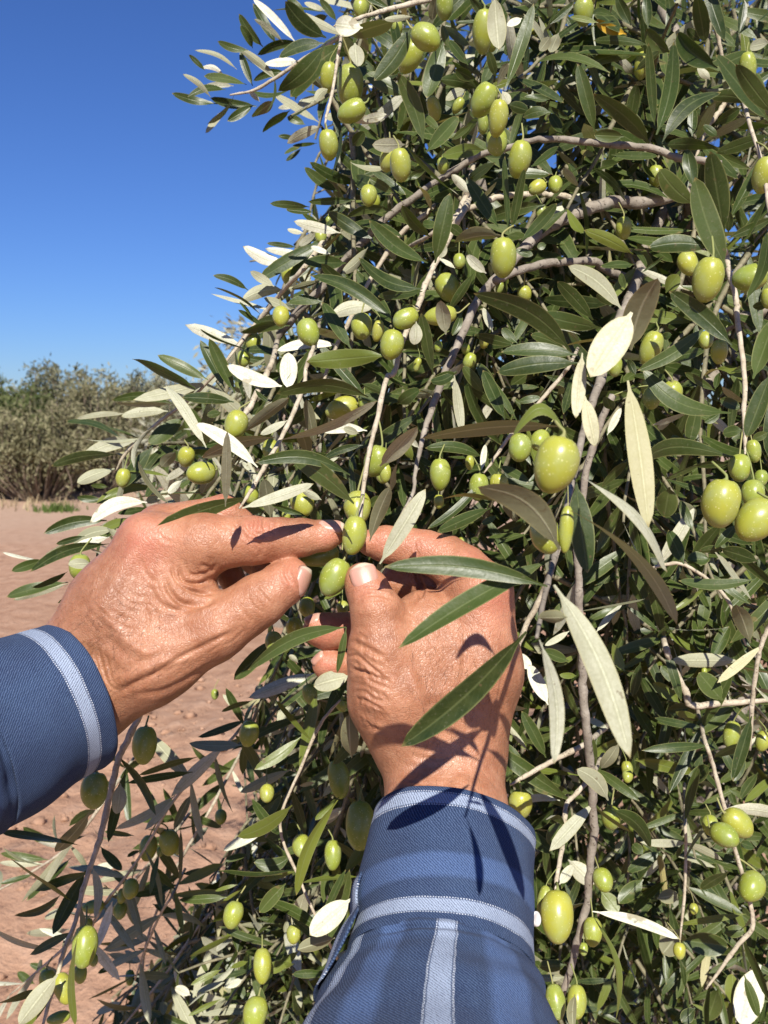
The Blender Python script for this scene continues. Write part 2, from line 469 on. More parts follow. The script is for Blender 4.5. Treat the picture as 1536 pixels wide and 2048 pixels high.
# ------------------------------------------------------------------ far bushes: wispy stems with small leaves
def wisp_bush(name, label, cat, group, at, w, h, stems, leaves, mats, leafsize, seed, spread=.55, trunk=False, low=0.0):
    r = np.random.default_rng(seed)
    T = thing(name, label, cat, at, group)
    S, Lb = Bag(), Bag()
    for k in range(stems):
        a = r.uniform(0, 2 * math.pi); rad = math.sqrt(r.random()) * w * .5
        b = np.array([math.cos(a) * rad * .35, math.sin(a) * rad * .35, low * .6])
        hh = h * (1 - .45 * (rad / (w * .5)) ** 2) * r.uniform(.62, 1.05)
        e = np.array([math.cos(a) * rad, math.sin(a) * rad, max(hh, low + .1)])
        mid = (b + e) / 2 + np.array([math.cos(a), math.sin(a), 0]) * rad * r.uniform(.0, .35) + r.normal(0, .06, 3)
        tip = e + np.array([math.cos(a) * .2, math.sin(a) * .2, r.uniform(-.25, .2)]) * spread
        pts = catmull([b, mid, e, tip], 3)
        V, F = tube(pts, np.linspace(.016, .004, len(pts)), 4, False); S.add(V, F, var=r.random())
        n = int(leaves * r.uniform(.6, 1.3))
        t = np.sqrt(r.uniform(.04 if not trunk else .2, 1, n)); i = np.minimum((t * (len(pts) - 1)).astype(int), len(pts) - 2)
        fr = (t * (len(pts) - 1) - i)[:, None]
        p = pts[i] * (1 - fr) + pts[i + 1] * fr + r.normal(0, .045 + .05 * spread, (n, 3))
        d = nrm(nrm(pts[i + 1] - pts[i]) + r.normal(0, .55, (n, 3)))
        s = nrm(np.cross(d, r.normal(0, 1, (n, 3))))
        L = leafsize * r.uniform(.6, 1.4, n)[:, None]
        Q = np.stack([p, p + d * L * .5 + s * L * .16, p + d * L, p + d * L * .5 - s * L * .16], 1).reshape(-1, 3)
        Q[:, 2] = np.maximum(Q[:, 2], .01)
        Lb.add(Q, np.arange(4 * n).reshape(n, 4), var=np.repeat(np.clip(r.normal(.5, .28, n) + .25 * (r.random() - .5), 0, 1), 4))
    link('stem' if not trunk else 'branch', S.mesh('stem', mats[1], True), T)
    o = link('crown', Lb.mesh('crown', mats[0], False), T); o['kind'] = 'stuff'
    if trunk:
        V, F = tube(catmull([(0, 0, -.05), (.05, .02, .5), (-.03, 0, 1.1)], 4), np.linspace(.15, .10, 9), 10)
        link('trunk', mesh_np('trunk', V, F, LIMB), T)
    return T

def build_far():
    gr = plain('grey_green_bush_leaf', (.105, .112, .060), (.34, .325, .205), 3, .8, (.12, .12, .04))
    ol = plain('silver_olive_leaf', (.16, .165, .11), (.50, .48, .36), 3, .7, (.2, .2, .1))
    gn = plain('green_bush_leaf', (.065, .095, .028), (.20, .215, .085), 3, .8, (.1, .14, .02))
    wm = plain('warm_olive_bush_leaf', (.115, .115, .052), (.36, .325, .19), 3, .8, (.12, .12, .03))
    br = plain('brown_stem', (.16, .12, .085), (.27, .215, .155), 5, .9)
    dry = plain('dry_grass_blade', (.24, .18, .10), (.45, .36, .22), 5, .9)
    grs = plain('fresh_grass_blade', (.06, .11, .02), (.15, .19, .05), 5, .8, (.1, .2, .02))
    g = 'shrubs along the far edge of the field'
    spec = [  # photo x of centre, distance, width, height, leaf material, label
        (-150, 15.5, 2.6, 1.85, gn, 'dark green bushy shrub mostly cut off by the photo edge'),
        (20, 16.5, 2.2, 2.05, gn, 'greener upright shrub at the left end of the far shrub row'),
        (75, 15.0, 1.9, 1.5, wm, 'low grey green shrub in front of the greener upright shrub'),
        (135, 17.5, 2.3, 2.2, gr, 'tall feathery shrub with the highest pointed top of the row'),
        (205, 16.8, 2.4, 1.8, wm, 'grey brown shrub right of the tall feathery shrub'),
        (265, 18.5, 2.6, 2.1, gr, 'rounded shrub behind the leaf tips of the near olive branch'),
        (330, 20.5, 3.0, 2.1, ol, 'paler shrub half hidden by the olive tree at the row end'),
        (430, 22.0, 3.2, 2.0, wm, 'shrub hidden behind the lower left olive branches'),
    ]
    for i, (px, d, w, h, m, lab) in enumerate(spec):
        p = P(px, 1000, d)
        wisp_bush('shrub', lab, 'shrub', g, (p[0], p[1], 0), w, h, 120, 105, (m, br), .085, 50 + i)
    p = P(462, 900, 6.4)
    wisp_bush('olive_tree', 'pale sunlit olive tree whose tip shows behind the main tree', 'tree', None, (p[0] + .35, p[1], 0), 1.9, 1.95, 60, 130, (ol, br), .06, 77, .5, True, .9)
    B = Bag(); r = np.random.default_rng(5)
    G = Bag()
    def blades(bag, cx, cy, sx, sy, n, hmin, hmax):
        x, y = r.normal(cx, sx, n), r.normal(cy, sy, n); h = r.uniform(hmin, hmax, n); a = r.uniform(0, 6.28, n)
        w = .008 + .008 * r.random(n); ln = r.normal(0, .35, (n, 2)) * h[:, None]
        b1 = np.stack([x - np.cos(a) * w, y - np.sin(a) * w, 0 * x], 1); b2 = np.stack([x + np.cos(a) * w, y + np.sin(a) * w, 0 * x], 1)
        t = np.stack([x + ln[:, 0], y + ln[:, 1], h], 1)
        m1, m2 = b1 * .45 + t * .55, b2 * .45 + t * .55
        m1[:, 2] += .1 * h; m2[:, 2] += .1 * h
        bag.add(np.stack([b1, b2, m2, m1], 1).reshape(-1, 3), np.arange(4 * n).reshape(n, 4), var=np.repeat(r.random(n), 4))
        bag.add(np.stack([m1, m2, t + .002, t], 1).reshape(-1, 3), np.arange(4 * n).reshape(n, 4), var=np.repeat(r.random(n), 4))
    for px, d in ((-40, 14.6), (10, 14.4), (60, 14.2), (110, 14.6), (160, 15.4), (210, 16.0), (30, 13.6), (90, 14.0)):
        p = P(px, 1000, d); blades(B, p[0], p[1], .55, .35, 14, .05, .18)
    link('dry_grass', B.mesh('dry_grass', dry, False), kind='stuff', label='dry straw coloured grass at the foot of the far shrubs', category='grass')
    p = P(112, 1012, 13.4); blades(G, p[0], p[1], .16, .12, 260, .04, .15)
    link('green_grass', G.mesh('green_grass', grs, False), kind='stuff', label='small fresh green grass tuft below the far shrubs', category='grass')

build_ground()
build_far()
# ------------------------------------------------------------------ hands: one continuous surface each, grown from a blended distance field
# model space is (u, v, w): photo pixels and, in the same unit, depth away from the camera
D0 = 0.47
PXM = D0 / FPX
def UVW(a):
    a = np.asarray(a, float)
    return PN(np.column_stack([a[:, 0], a[:, 1], D0 + a[:, 2] * PXM]))

def surface_nets(F, org, h):
    S = F < 0
    nx, ny, nz = F.shape
    cnt = np.zeros((nx - 1, ny - 1, nz - 1), np.int8)
    for a in (0, 1):
        for b in (0, 1):
            for c in (0, 1): cnt += S[a:nx - 1 + a, b:ny - 1 + b, c:nz - 1 + c]
    act = (cnt > 0) & (cnt < 8)
    I = np.argwhere(act); idx = np.full(act.shape, -1, np.int64); idx[act] = np.arange(len(I))
    cor = [(a, b, c) for a in (0, 1) for b in (0, 1) for c in (0, 1)]
    val = np.stack([F[I[:, 0] + a, I[:, 1] + b, I[:, 2] + c] for a, b, c in cor], 1)
    pos = np.zeros((len(I), 3)); num = np.zeros((len(I), 1))
    for i in range(8):
        for j in range(i + 1, 8):
            if sum(abs(p - q) for p, q in zip(cor[i], cor[j])) != 1: continue
            m = (val[:, i] < 0) != (val[:, j] < 0)
            t = np.where(m, val[:, i] / np.where(m, val[:, i] - val[:, j], 1), 0)[:, None]
            pos += np.where(m[:, None], np.array(cor[i]) + t * (np.array(cor[j]) - np.array(cor[i])), 0); num += m[:, None]
    V = (I + pos / num) * h + org
    faces = []
    for ax in range(3):
        o1, o2 = (ax + 1) % 3, (ax + 2) % 3
        sl0 = [slice(1, -1)] * 3; sl1 = [slice(1, -1)] * 3
        sl0[ax] = slice(0, -1); sl1[ax] = slice(1, None)
        A, B_ = S[tuple(sl0)], S[tuple(sl1)]
        K = np.argwhere(A != B_)
        off = np.ones(3, int); off[ax] = 0
        K = K + off
        ina = A[A != B_]
        def cell(d1, d2):
            q = K.copy(); q[:, o1] -= d1; q[:, o2] -= d2
            return idx[q[:, 0], q[:, 1], q[:, 2]]
        f = np.stack([cell(1, 1), cell(0, 1), cell(0, 0), cell(1, 0)], 1)
        f[~ina] = f[~ina][:, ::-1]
        faces.append(f)
    F4 = np.vstack(faces)
    return V, F4[(F4 >= 0).all(1)]

def build_field(prims, lo, hi, h):
    n = np.ceil((np.array(hi) - lo) / h).astype(int) + 1
    ax = [lo[i] + h * np.arange(n[i]) for i in range(3)]
    F = np.full(n, 60.0, np.float32)
    for (a, b, ra, rb, k, sw) in prims:
        a, b = np.array(a, float), np.array(b, float)
        R = max(ra, rb) * max(1, sw) + 3 * k + 8
        s = []
        for i in range(3):
            i0 = max(0, int((min(a[i], b[i]) - R - lo[i]) / h)); i1 = min(n[i], int((max(a[i], b[i]) + R - lo[i]) / h) + 2)
            s.append(slice(i0, i1))
        if any(q.start >= q.stop for q in s): continue
        X, Y, Z = np.meshgrid(*(ax[i][s[i]] for i in range(3)), indexing='ij', sparse=True)
        d = b - a; d2 = d.copy(); d2[2] /= sw; L2 = max(d2 @ d2, 1e-6)
        t = np.clip(((X - a[0]) * d2[0] + (Y - a[1]) * d2[1] + (Z - a[2]) / sw * d2[2]) / L2, 0, 1)
        dist = np.sqrt((X - a[0] - t * d[0]) ** 2 + (Y - a[1] - t * d[1]) ** 2 + ((Z - a[2] - t * d[2]) / sw) ** 2) - (ra + t * (rb - ra))
        old = F[s[0], s[1], s[2]]
        e = np.maximum(k - np.abs(old - dist), 0) / k
        F[s[0], s[1], s[2]] = np.minimum(old, dist) - e * e * k * .25
    return F

def vnormals(V, F):
    a, b, c, d = (V[F[:, i]] for i in range(4))
    fn = np.cross(c - a, d - b); N = np.zeros_like(V)
    for i in range(4): np.add.at(N, F[:, i], fn)
    return nrm(N)

def seg_dist(p, poly):
    best = np.full(len(p), 1e9); tt = np.zeros(len(p))
    tot = np.linalg.norm(np.diff(poly, axis=0), axis=1); cum = np.concatenate([[0], np.cumsum(tot)]); T = cum[-1]
    for i in range(len(poly) - 1):
        a, b = poly[i], poly[i + 1]; d = b - a
        t = np.clip(((p - a) @ d) / max(d @ d, 1e-9), 0, 1)
        q = np.linalg.norm(p - a - t[:, None] * d, axis=1); m = q < best
        best[m] = q[m]; tt[m] = (cum[i] + t[m] * tot[i]) / T
    return best, tt

def make_hand(prims, lo, hi, creases, reds, browns, h=3.0):
    F = build_field(prims, lo, hi, h)
    V, Q = surface_nets(F, np.array(lo, float), h)
    N = vnormals(V, Q)
    # soft bony and fleshy unevenness
    lump = np.array([mnoise.noise(Vector(p * .016)) + .5 * mnoise.noise(Vector(p * .04)) for p in V])
    V = V + N * (lump * 1.6)[:, None]
    N = vnormals(V, Q)
    disp = np.zeros(len(V))
    front = np.clip(-N[:, 2] * 3 + .2, 0, 1)
    cr = np.random.default_rng(len(creases))
    for (poly, depth, width) in creases:
        depth = depth * cr.uniform(.75, 1.75); width = width * cr.uniform(.8, 1.2)
        poly = [(q[0] + cr.normal(0, 2.2), q[1] + cr.normal(0, 2.2)) for q in poly]
        poly = catmull(poly, 6) if len(poly) > 2 else np.array(poly, float)
        b0, b1 = poly.min(0) - 4 * width, poly.max(0) + 4 * width
        m = np.where((V[:, 0] > b0[0]) & (V[:, 0] < b1[0]) & (V[:, 1] > b0[1]) & (V[:, 1] < b1[1]) & (front > 0))[0]
        if not len(m): continue
        d, t = seg_dist(V[m, :2], poly)
        tap = np.clip(np.minimum(t, 1 - t) * 5, .15, 1)
        g = d / width
        prof = np.exp(-g * g) - .38 * np.exp(-((g - 1.9) / .9) ** 2)
        disp[m] -= depth * prof * tap * front[m]
    V = V + N * disp[:, None]
    def field(spots):
        f = np.zeros(len(V))
        for (u, v, r, a) in spots: f = np.maximum(f, a * np.exp(-((V[:, 0] - u) ** 2 + (V[:, 1] - v) ** 2) / (r * r)))
        return f
    def height(p, n):
        """walk from outside along -n to the skin"""
        for s in np.arange(60, -60, -.75):
            g = (p + n * s - lo) / h; i = np.floor(g).astype(int)
            if (i < 0).any() or (i + 1 >= F.shape).any(): continue
            f = g - i; c = F[i[0]:i[0] + 2, i[1]:i[1] + 2, i[2]:i[2] + 2]
            if (((c[0] * (1 - f[0]) + c[1] * f[0]).T @ np.array([1, 1]) * 0).sum() + float(np.einsum('ijk,i,j,k', c, [1 - f[0], f[0]], [1 - f[1], f[1]], [1 - f[2], f[2]]))) < 0: return s
        return None
    return V, Q, field(reds), field(browns), height

def chain(pts, k, sw=1.0):
    return [(p[:3], q[:3], p[3], q[3], k, sw) for p, q in zip(pts[:-1], pts[1:])]

def Z1(*p): return [(x * .4948, 950 + y * .4948) for x, y in p]
def Z2(*p): return [(560 + x * .3906, 950 + y * .3906) for x, y in p]

# ---- left arm's hand: index and thumb pinch an olive, the other fingers fold behind
left = []
left += chain([(-330, 1560, -150, 98), (-60, 1455, -38, 88), (128, 1345, 30, 80)], 30) + chain([(-330, 1640, -150, 100), (-40, 1550, -38, 92), (168, 1404, 22, 82)], 30)
left += chain([(138, 1335, 18, 82), (215, 1210, 6, 78), (292, 1088, 0, 56)], 34)               # index metacarpal
left += chain([(150, 1320, 55, 76), (240, 1190, 58, 72), (318, 1062, 62, 50)], 34)
left += chain([(160, 1330, 92, 70), (340, 1078, 122, 46)], 34)
left += chain([(170, 1370, 110, 66), (345, 1130, 165, 42)], 34)
left += chain([(185, 1395, 20, 84), (300, 1320, -8, 84), (425, 1262, -26, 62)], 40)             # thumb metacarpal
left += chain([(255, 1260, 16, 92), (345, 1190, 14, 74), (392, 1172, 12, 40)], 40)              # first web
left += chain([(425, 1262, -26, 62), (520, 1201, -30, 53)], 20) + chain([(520, 1201, -30, 52), (567, 1167, -24, 44), (583, 1152, -18, 36)], 10)
left += chain([(292, 1086, 0, 58), (400, 1088, -10, 60), (505, 1081, -10, 47)], 22)             # index
left += chain([(505, 1081, -10, 47), (560, 1076, -6, 40), (604, 1075, -2, 37)], 12) + chain([(604, 1075, -2, 36), (650, 1071, 4, 30), (671, 1067, 6, 21)], 10)
left += chain([(392, 1108, 0, 50), (330, 1140, 4, 60)], 26)
left += chain([(318, 1062, 62, 50), (450, 1024, 62, 35)], 16) + chain([(450, 1024, 62, 35), (520, 1085, 84, 32), (530, 1140, 84, 27)], 8)
left += chain([(340, 1078, 122, 46), (462, 1052, 132, 34), (510, 1120, 140, 30)], 10)
left += chain([(345, 1130, 165, 42), (440, 1110, 180, 30), (470, 1170, 182, 26)], 10)
lc = []
lc += [(Z1((1046, 175), (1030, 200), (1040, 230), (1075, 245)), 3.0, 4), (Z1((1075, 180), (1060, 205), (1072, 228)), 2.2, 3.5), (Z1((1015, 190), (1000, 215), (1015, 250)), 2.0, 3.5),
       (Z1((980, 195), (1010, 230), (1050, 262)), 1.8, 3.5), (Z1((1100, 195), (1092, 220), (1110, 240)), 1.5, 3), (Z1((1040, 262), (1052, 300), (1058, 330)), 2.2, 4), (Z1((1022, 280), (1040, 310), (1046, 335)), 1.6, 3.5),
       (Z1((950, 190), (975, 225), (1000, 260)), 1.2, 3), (Z1((1215, 195), (1210, 215), (1222, 235)), 1.2, 3), (Z1((1232, 195), (1228, 215), (1238, 232)), 1.0, 3),
       (Z1((715, 372), (740, 425), (790, 442), (850, 440)), 4.2, 4.5), (Z1((690, 350), (705, 400), (735, 455), (800, 480), (880, 478)), 3.2, 4.5),
       (Z1((660, 400), (690, 470), (740, 520), (830, 515), (890, 492)), 3.6, 5), (Z1((600, 430), (640, 500), (690, 545), (780, 545), (850, 518)), 2.4, 5),
       (Z1((790, 400), (830, 398), (870, 388)), 2.4, 4), (Z1((745, 340), (760, 385), (800, 415)), 2.0, 4), (Z1((810, 360), (850, 372), (880, 362)), 1.6, 4),
       (Z1((575, 520), (600, 570), (590, 640)), 1.6, 4.5), (Z1((620, 540), (645, 590), (640, 650)), 1.4, 4), (Z1((560, 330), (600, 400), (640, 440)), 1.5, 5),
       (Z1((660, 735), (740, 690), (830, 650), (920, 615)), -3.0, 9), (Z1((690, 760), (790, 705), (860, 675), (960, 630)), 2.4, 6),
       (Z1((470, 850), (560, 800), (650, 755), (720, 720)), -3.2, 9), (Z1((480, 880), (570, 830), (660, 790)), 1.6, 6),
       (Z1((430, 560), (470, 640), (540, 700), (640, 735)), -2.6, 9), (Z1((550, 290), (490, 390), (410, 500), (330, 590)), -3.4, 13), (Z1((330, 650), (430, 720), (520, 790)), -2.0, 9),
       (Z1((1000, 470), (1020, 520), (1060, 560)), 1.0, 4), (Z1((1030, 450), (1060, 500), (1095, 530)), 1.2, 4), (Z1((970, 500), (985, 545), (1020, 590)), 1.0, 4),
       (Z1((1165, 350), (1162, 400), (1180, 450)), 2.2, 4), (Z1((620, 210), (660, 260), (700, 280)), 1.2, 5), (Z1((540, 880), (660, 860), (800, 800), (880, 740)), 1.8, 5)]
for i in range(11):                                             # fine lines round the wrist
    x0 = 218 + i * 20
    lc.append((Z1((x0, 640 + 6 * i), (x0 + 12, 760), (x0 + 40, 880 - 4 * i), (x0 + 90, 1000 - 14 * i)), .9 + .5 * (i % 3 == 0), 3.2))
for i in range(9):
    lc.append((Z1((420 + 60 * i, 900 - 26 * i), (470 + 60 * i, 870 - 26 * i), (520 + 60 * i, 845 - 28 * i)), .7, 3.0))
for i in range(8):                                              # criss cross lines on the back
    lc.append((Z1((330 + 24 * i, 560 - 20 * i), (400 + 26 * i, 640 - 26 * i), (500 + 26 * i, 700 - 34 * i)), .7, 3.2))
lred = [(290, 1085, 55, .9), (515, 1055, 40, .7), (660, 1075, 34, .8), (590, 1150, 40, .7), (440, 1010, 36, .7), (250, 1040, 45, .6)]
lbrown = [(225, 1180, 85, .95), (190, 1270, 85, .8), (140, 1310, 70, .6), (350, 1430, 110, .8), (250, 1440, 90, .75), (470, 1340, 80, .6), (240, 1110, 50, .7)]  # browner patches over the back and along the lower edge

# ---- right arm's hand: thumb on the fruit, index curling over the top, two fingertips showing at the left
right = []
right += chain([(868, 2300, -480, 120), (872, 1900, -225, 105), (850, 1640, -55, 80), (850, 1520, 24, 84)], 30) + chain([(905, 2300, -480, 120), (925, 1900, -225, 105), (928, 1640, -55, 86), (922, 1520, 26, 85)], 30)
right += chain([(922, 1500, 14, 86), (955, 1340, 0, 84), (962, 1186, -4, 62)], 34)
right += chain([(925, 1490, 52, 82), (965, 1350, 50, 72), (976, 1218, 58, 53)], 30)
right += chain([(920, 1480, 92, 76), (972, 1270, 112, 50)], 30) + chain([(905, 1480, 112, 70), (955, 1320, 146, 44)], 30)
right += chain([(815, 1465, -4, 84), (790, 1395, -22, 88), (768, 1310, -38, 70)], 36)
right += chain([(860, 1390, 10, 98), (850, 1290, 12, 86), (850, 1238, 12, 58)], 40)
right += chain([(768, 1310, -38, 70), (754, 1226, -44, 53)], 22) + chain([(754, 1222, -44, 51), (735, 1180, -32, 42), (724, 1160, -24, 35)], 12)
right += chain([(962, 1186, -4, 62), (925, 1142, 22, 50), (892, 1117, 36, 45)], 20) + chain([(892, 1117, 36, 45), (850, 1103, 46, 41), (812, 1096, 52, 40)], 12)
right += chain([(812, 1096, 52, 40), (770, 1088, 48, 36), (742, 1086, 42, 27)], 10)
right += chain([(976, 1218, 62, 52), (905, 1165, 110, 42), (800, 1160, 128, 36), (765, 1190, 118, 28)], 10)
right += chain([(972, 1270, 112, 50), (850, 1240, 160, 40), (720, 1258, 150, 37), (652, 1262, 128, 36), (638, 1260, 122, 32)], 10)
right += chain([(955, 1320, 146, 44), (850, 1330, 180, 36), (730, 1334, 160, 30), (660, 1332, 134, 29), (651, 1331, 130, 26)], 10)
rc = []
for pts, dp, wd in ((((338, 866), (380, 862), (430, 880), (520, 930)), 3.2, 4.0), (((335, 905), (380, 905), (440, 930), (540, 985)), 2.4, 3.6), (((338, 940), (390, 945), (450, 975), (560, 1040)), 3.2, 4.0),
                    (((345, 980), (400, 985), (470, 1020), (560, 1075)), 2.2, 3.6), (((350, 1020), (410, 1025), (470, 1055), (570, 1110)), 3.0, 4.0), (((358, 1065), (420, 1070), (480, 1095), (570, 1140)), 2.0, 3.6),
                    (((365, 1110), (430, 1112), (490, 1135), (560, 1165)), 2.8, 4.0), (((378, 1160), (440, 1160), (500, 1180), (550, 1210)), 2.0, 3.6), (((395, 1205), (450, 1205), (510, 1225), (560, 1260)), 2.4, 4.0),
                    (((415, 1245), (470, 1250), (530, 1275)), 1.8, 3.6), (((450, 1290), (500, 1300), (550, 1330)), 1.6, 3.6), (((355, 840), (400, 835), (450, 850)), 1.8, 3.4),
                    (((380, 625), (440, 590), (520, 585), (560, 600)), 2.4, 3.6), (((376, 655), (440, 620), (520, 612), (580, 640)), 2.8, 3.6), (((372, 690), (430, 655), (510, 645), (580, 670)), 1.8, 3.4),
                    (((385, 600), (420, 572), (480, 560)), 1.4, 3.0), (((540, 560), (580, 590), (610, 630)), 1.6, 3.6), (((700, 632), (712, 590), (705, 520), (690, 470)), 4.5, 5.0),
                    (((690, 318), (702, 360), (688, 430)), 2.6, 3.4), (((712, 322), (718, 362), (704, 420)), 1.6, 3.2), (((730, 545), (720, 590), (735, 615)), 2.2, 4.0), (((750, 545), (800, 575), (880, 560)), 1.4, 5),
                    (((640, 1410), (700, 1440), (800, 1450), (920, 1445)), 1.0, 4), (((620, 1460), (720, 1490), (830, 1490)), .9, 4), (((600, 1560), (700, 1580), (900, 1580)), .8, 4)):
    jr = random.Random(int(dp * 1000 + pts[0][1])); pts = [(x + jr.uniform(-14, 14), y + jr.uniform(-12, 12)) for x, y in pts]
    rc.append((Z2(*pts), dp * jr.choice((.45, .7, 1.0, 1.2)), wd * jr.uniform(.8, 1.4)))
for i in range(22):                                             # small cross lines joining the folds
    x = 380 + (i * 37) % 170; y = 860 + i * 20
    rc.append((Z2((x, y), (x + 12, y + 16), (x + 14, y + 34)), 1.1, 3.0))
for i in range(10):
    rc.append((Z2((640 + 40 * i, 700 + 60 * (i % 4)), (690 + 40 * i, 740 + 60 * (i % 4)), (740 + 38 * i, 800 + 66 * (i % 4))), .6, 3.2))
for p in (((880, 1380), (900, 1200), (940, 1000), (960, 800)), ((760, 1420), (740, 1250), (700, 1100), (660, 960))): rc.append((Z2(*p), -2.6, 10))
rred = [(1000, 1200, 60, .8), (730, 1165, 38, .7), (650, 1262, 40, 1), (655, 1330, 34, 1), (850, 1085, 50, .6), (760, 1085, 40, .7), (950, 1110, 40, .6)]
rbrown = [(715, 1380, 45, .5), (790, 1520, 60, .5), (1010, 1500, 40, .5), (880, 1290, 90, .25)]

def plate_nail(name, parent, root, centre, axis, normal, length, width, curve, height):
    """a curved nail plate in model space: centre on the skin, axis root->tip, normal out of the skin"""
    ax = nrm(np.array(axis, float)); nn = np.array(normal, float); nn = nrm(nn - ax * (nn @ ax)); sd = np.cross(ax, nn)
    V, uv = [], []
    nu, nv = 9, 9
    base = {}
    for layer in (2.6, -5.0):
        for j in range(nv):
            t = j / (nv - 1)
            wd = width * (.80 + .20 * min(1, t * 3)) * (1 - .55 * max(0, (t - .78) / .22) ** 2) * (1 - .35 * max(0, (.16 - t) / .16) ** 1.5)
            for i in range(nu):
                s = i / (nu - 1) * 2 - 1; a = s * curve * 1.35
                R = width / 2 / math.sin(curve * 1.35)
                p = np.array(centre) + ax * (t - .5) * length + sd * math.sin(a) * R * wd / width
                if (i, j) not in base:
                    g = height(p, nn); base[i, j] = g
                V.append((p, layer, i, j)); uv.append((s, t))
    tt = [(j / (nv - 1), base[nu // 2, j]) for j in range(nv - 2) if base[nu // 2, j] is not None]
    ts, gs = np.array(tt).T; med = np.median(gs); ok = np.abs(gs - med) < 10
    m_, c_ = np.polyfit(ts[ok], gs[ok], 1); m_ = max(-9, min(9, m_)); c_ = np.mean(gs[ok]) - m_ * np.mean(ts[ok])
    H = np.zeros((nu, nv)); Rn = width / 2 / math.sin(curve * 1.35)
    for i in range(nu):
        for j in range(nv):
            aa = (i / (nu - 1) * 2 - 1) * curve * 1.35; t_ = j / (nv - 1)
            H[i, j] = c_ + m_ * t_ + Rn * (math.cos(aa) - 1) * .85 - 1.5 * (t_ - .5) ** 2 * 4
    V = [p + nn * (H[i, j] + l + (1.2 if 0 < i < nu - 1 and j > 0 else 0)) for (p, l, i, j) in V]
    F = []
    for l in (0, 1):
        for j in range(nv - 1):
            for i in range(nu - 1):
                q = [l * 81 + j * nu + i, l * 81 + j * nu + i + 1, l * 81 + (j + 1) * nu + i + 1, l * 81 + (j + 1) * nu + i]
                F.append(q if l else q[::-1])
    rim = [i for i in range(nu)] + [nu * j + nu - 1 for j in range(1, nv)] + [nu * (nv - 1) + i for i in range(nu - 2, -1, -1)] + [nu * j for j in range(nv - 2, 0, -1)]
    for a, b in zip(rim, rim[1:] + rim[:1]): F.append((a, b, b + 81, a + 81))
    Vw = UVW(np.array(V)) - np.array(root)
    me = mesh_np(name, Vw, np.array(F), NAIL, True, uv)
    return link(name, me, parent)

ORIG = P(768, 1500, D0)
person = thing('person', 'person in a blue plaid shirt reaching in with both hands to pick an olive', 'person', tuple(ORIG))
hands = []; HEIGHT = []; HAIRV = []
for prims, lo, hi, cr, rd, tn, lab in ((left, (-240, 965, -190), (720, 1660, 240), lc, lred, lbrown, 'browner hand pointing at an olive with index finger and thumb'),
                                       (right, (590, 1035, -230), (1080, 1860, 250), rc, rred, rbrown, 'hand with thumb nail facing up and leaf shadows across its back')):
    V, Q, r_, t_, hf = make_hand(prims, lo, hi, cr, rd, tn); HEIGHT.append(hf)
    me = mesh_np('hand', UVW(V) - ORIG, Q[:, ::-1], SKIN, True, None, {'red': r_, 'tan': t_})
    hands.append(link('hand', me, person, label=lab))
    HAIRV.append((V, vnormals(V, Q)))
NAILS = [(hands[0], (664, 1069, 4), (1, -.08, .06), (.05, -.80, -.60), 50, 36, .6), (hands[0], (580, 1153, -19), (.45, -.80, .2), (.86, .18, -.48), 58, 50, .55),
         (hands[1], (728, 1160, -26), (-.25, -.95, .2), (.0, -.22, -1), 54, 54, .5), (hands[1], (640, 1260, 122), (-.75, .35, .3), (-.45, -.75, -.25), 34, 40, .6),
         (hands[1], (651, 1331, 130), (-.6, .5, .3), (-.65, -.65, -.15), 32, 34, .6)]
for h_, c, a, n, l_, w_, cv in NAILS: plate_nail('fingernail', h_, ORIG, c, a, n, l_, w_, cv, HEIGHT[hands.index(h_)])

# ---- short body hair lying on the backs of the hands and wrists
HAIR = Mat('dark_body_hair').set(Base_Color=(.10, .05, .025), Roughness=.5).m
for hi_, (cx, cy, sx, sy, fl, num) in enumerate(((215, 1300, 90, 100, (-.75, .5), 300), (900, 1400, 75, 130, (-.15, 1.0), 430))):
    V, N = HAIRV[hi_]; rh = np.random.default_rng(40 + hi_); Bh = Bag()
    pr = np.exp(-((V[:, 0] - cx) / sx) ** 2 - ((V[:, 1] - cy) / sy) ** 2) * (N[:, 2] < -.15)
    for i in rh.choice(len(V), num, p=pr / pr.sum()):
        f = nrm(np.array([fl[0], fl[1], 0]) + rh.normal(0, .38, 3)); n = N[i]; f = nrm(f - n * (f @ n)); Lh = rh.uniform(9, 24)
        c = np.cross(f, n) * rh.normal(0, .18)
        pts = np.array([V[i] + (f + c * t) * Lh * t + n * (Lh * .22 * math.sin(t * 2.6)) for t in (0, .35, .7, 1)])
        Vh, Fh = tube(UVW(pts) - ORIG, np.array([.00004, .00004, .000035, .000015]), 3, False); Bh.add(Vh, Fh)
    o = link('hair', Bh.mesh('hair', HAIR), hands[hi_]); o['kind'] = 'stuff'

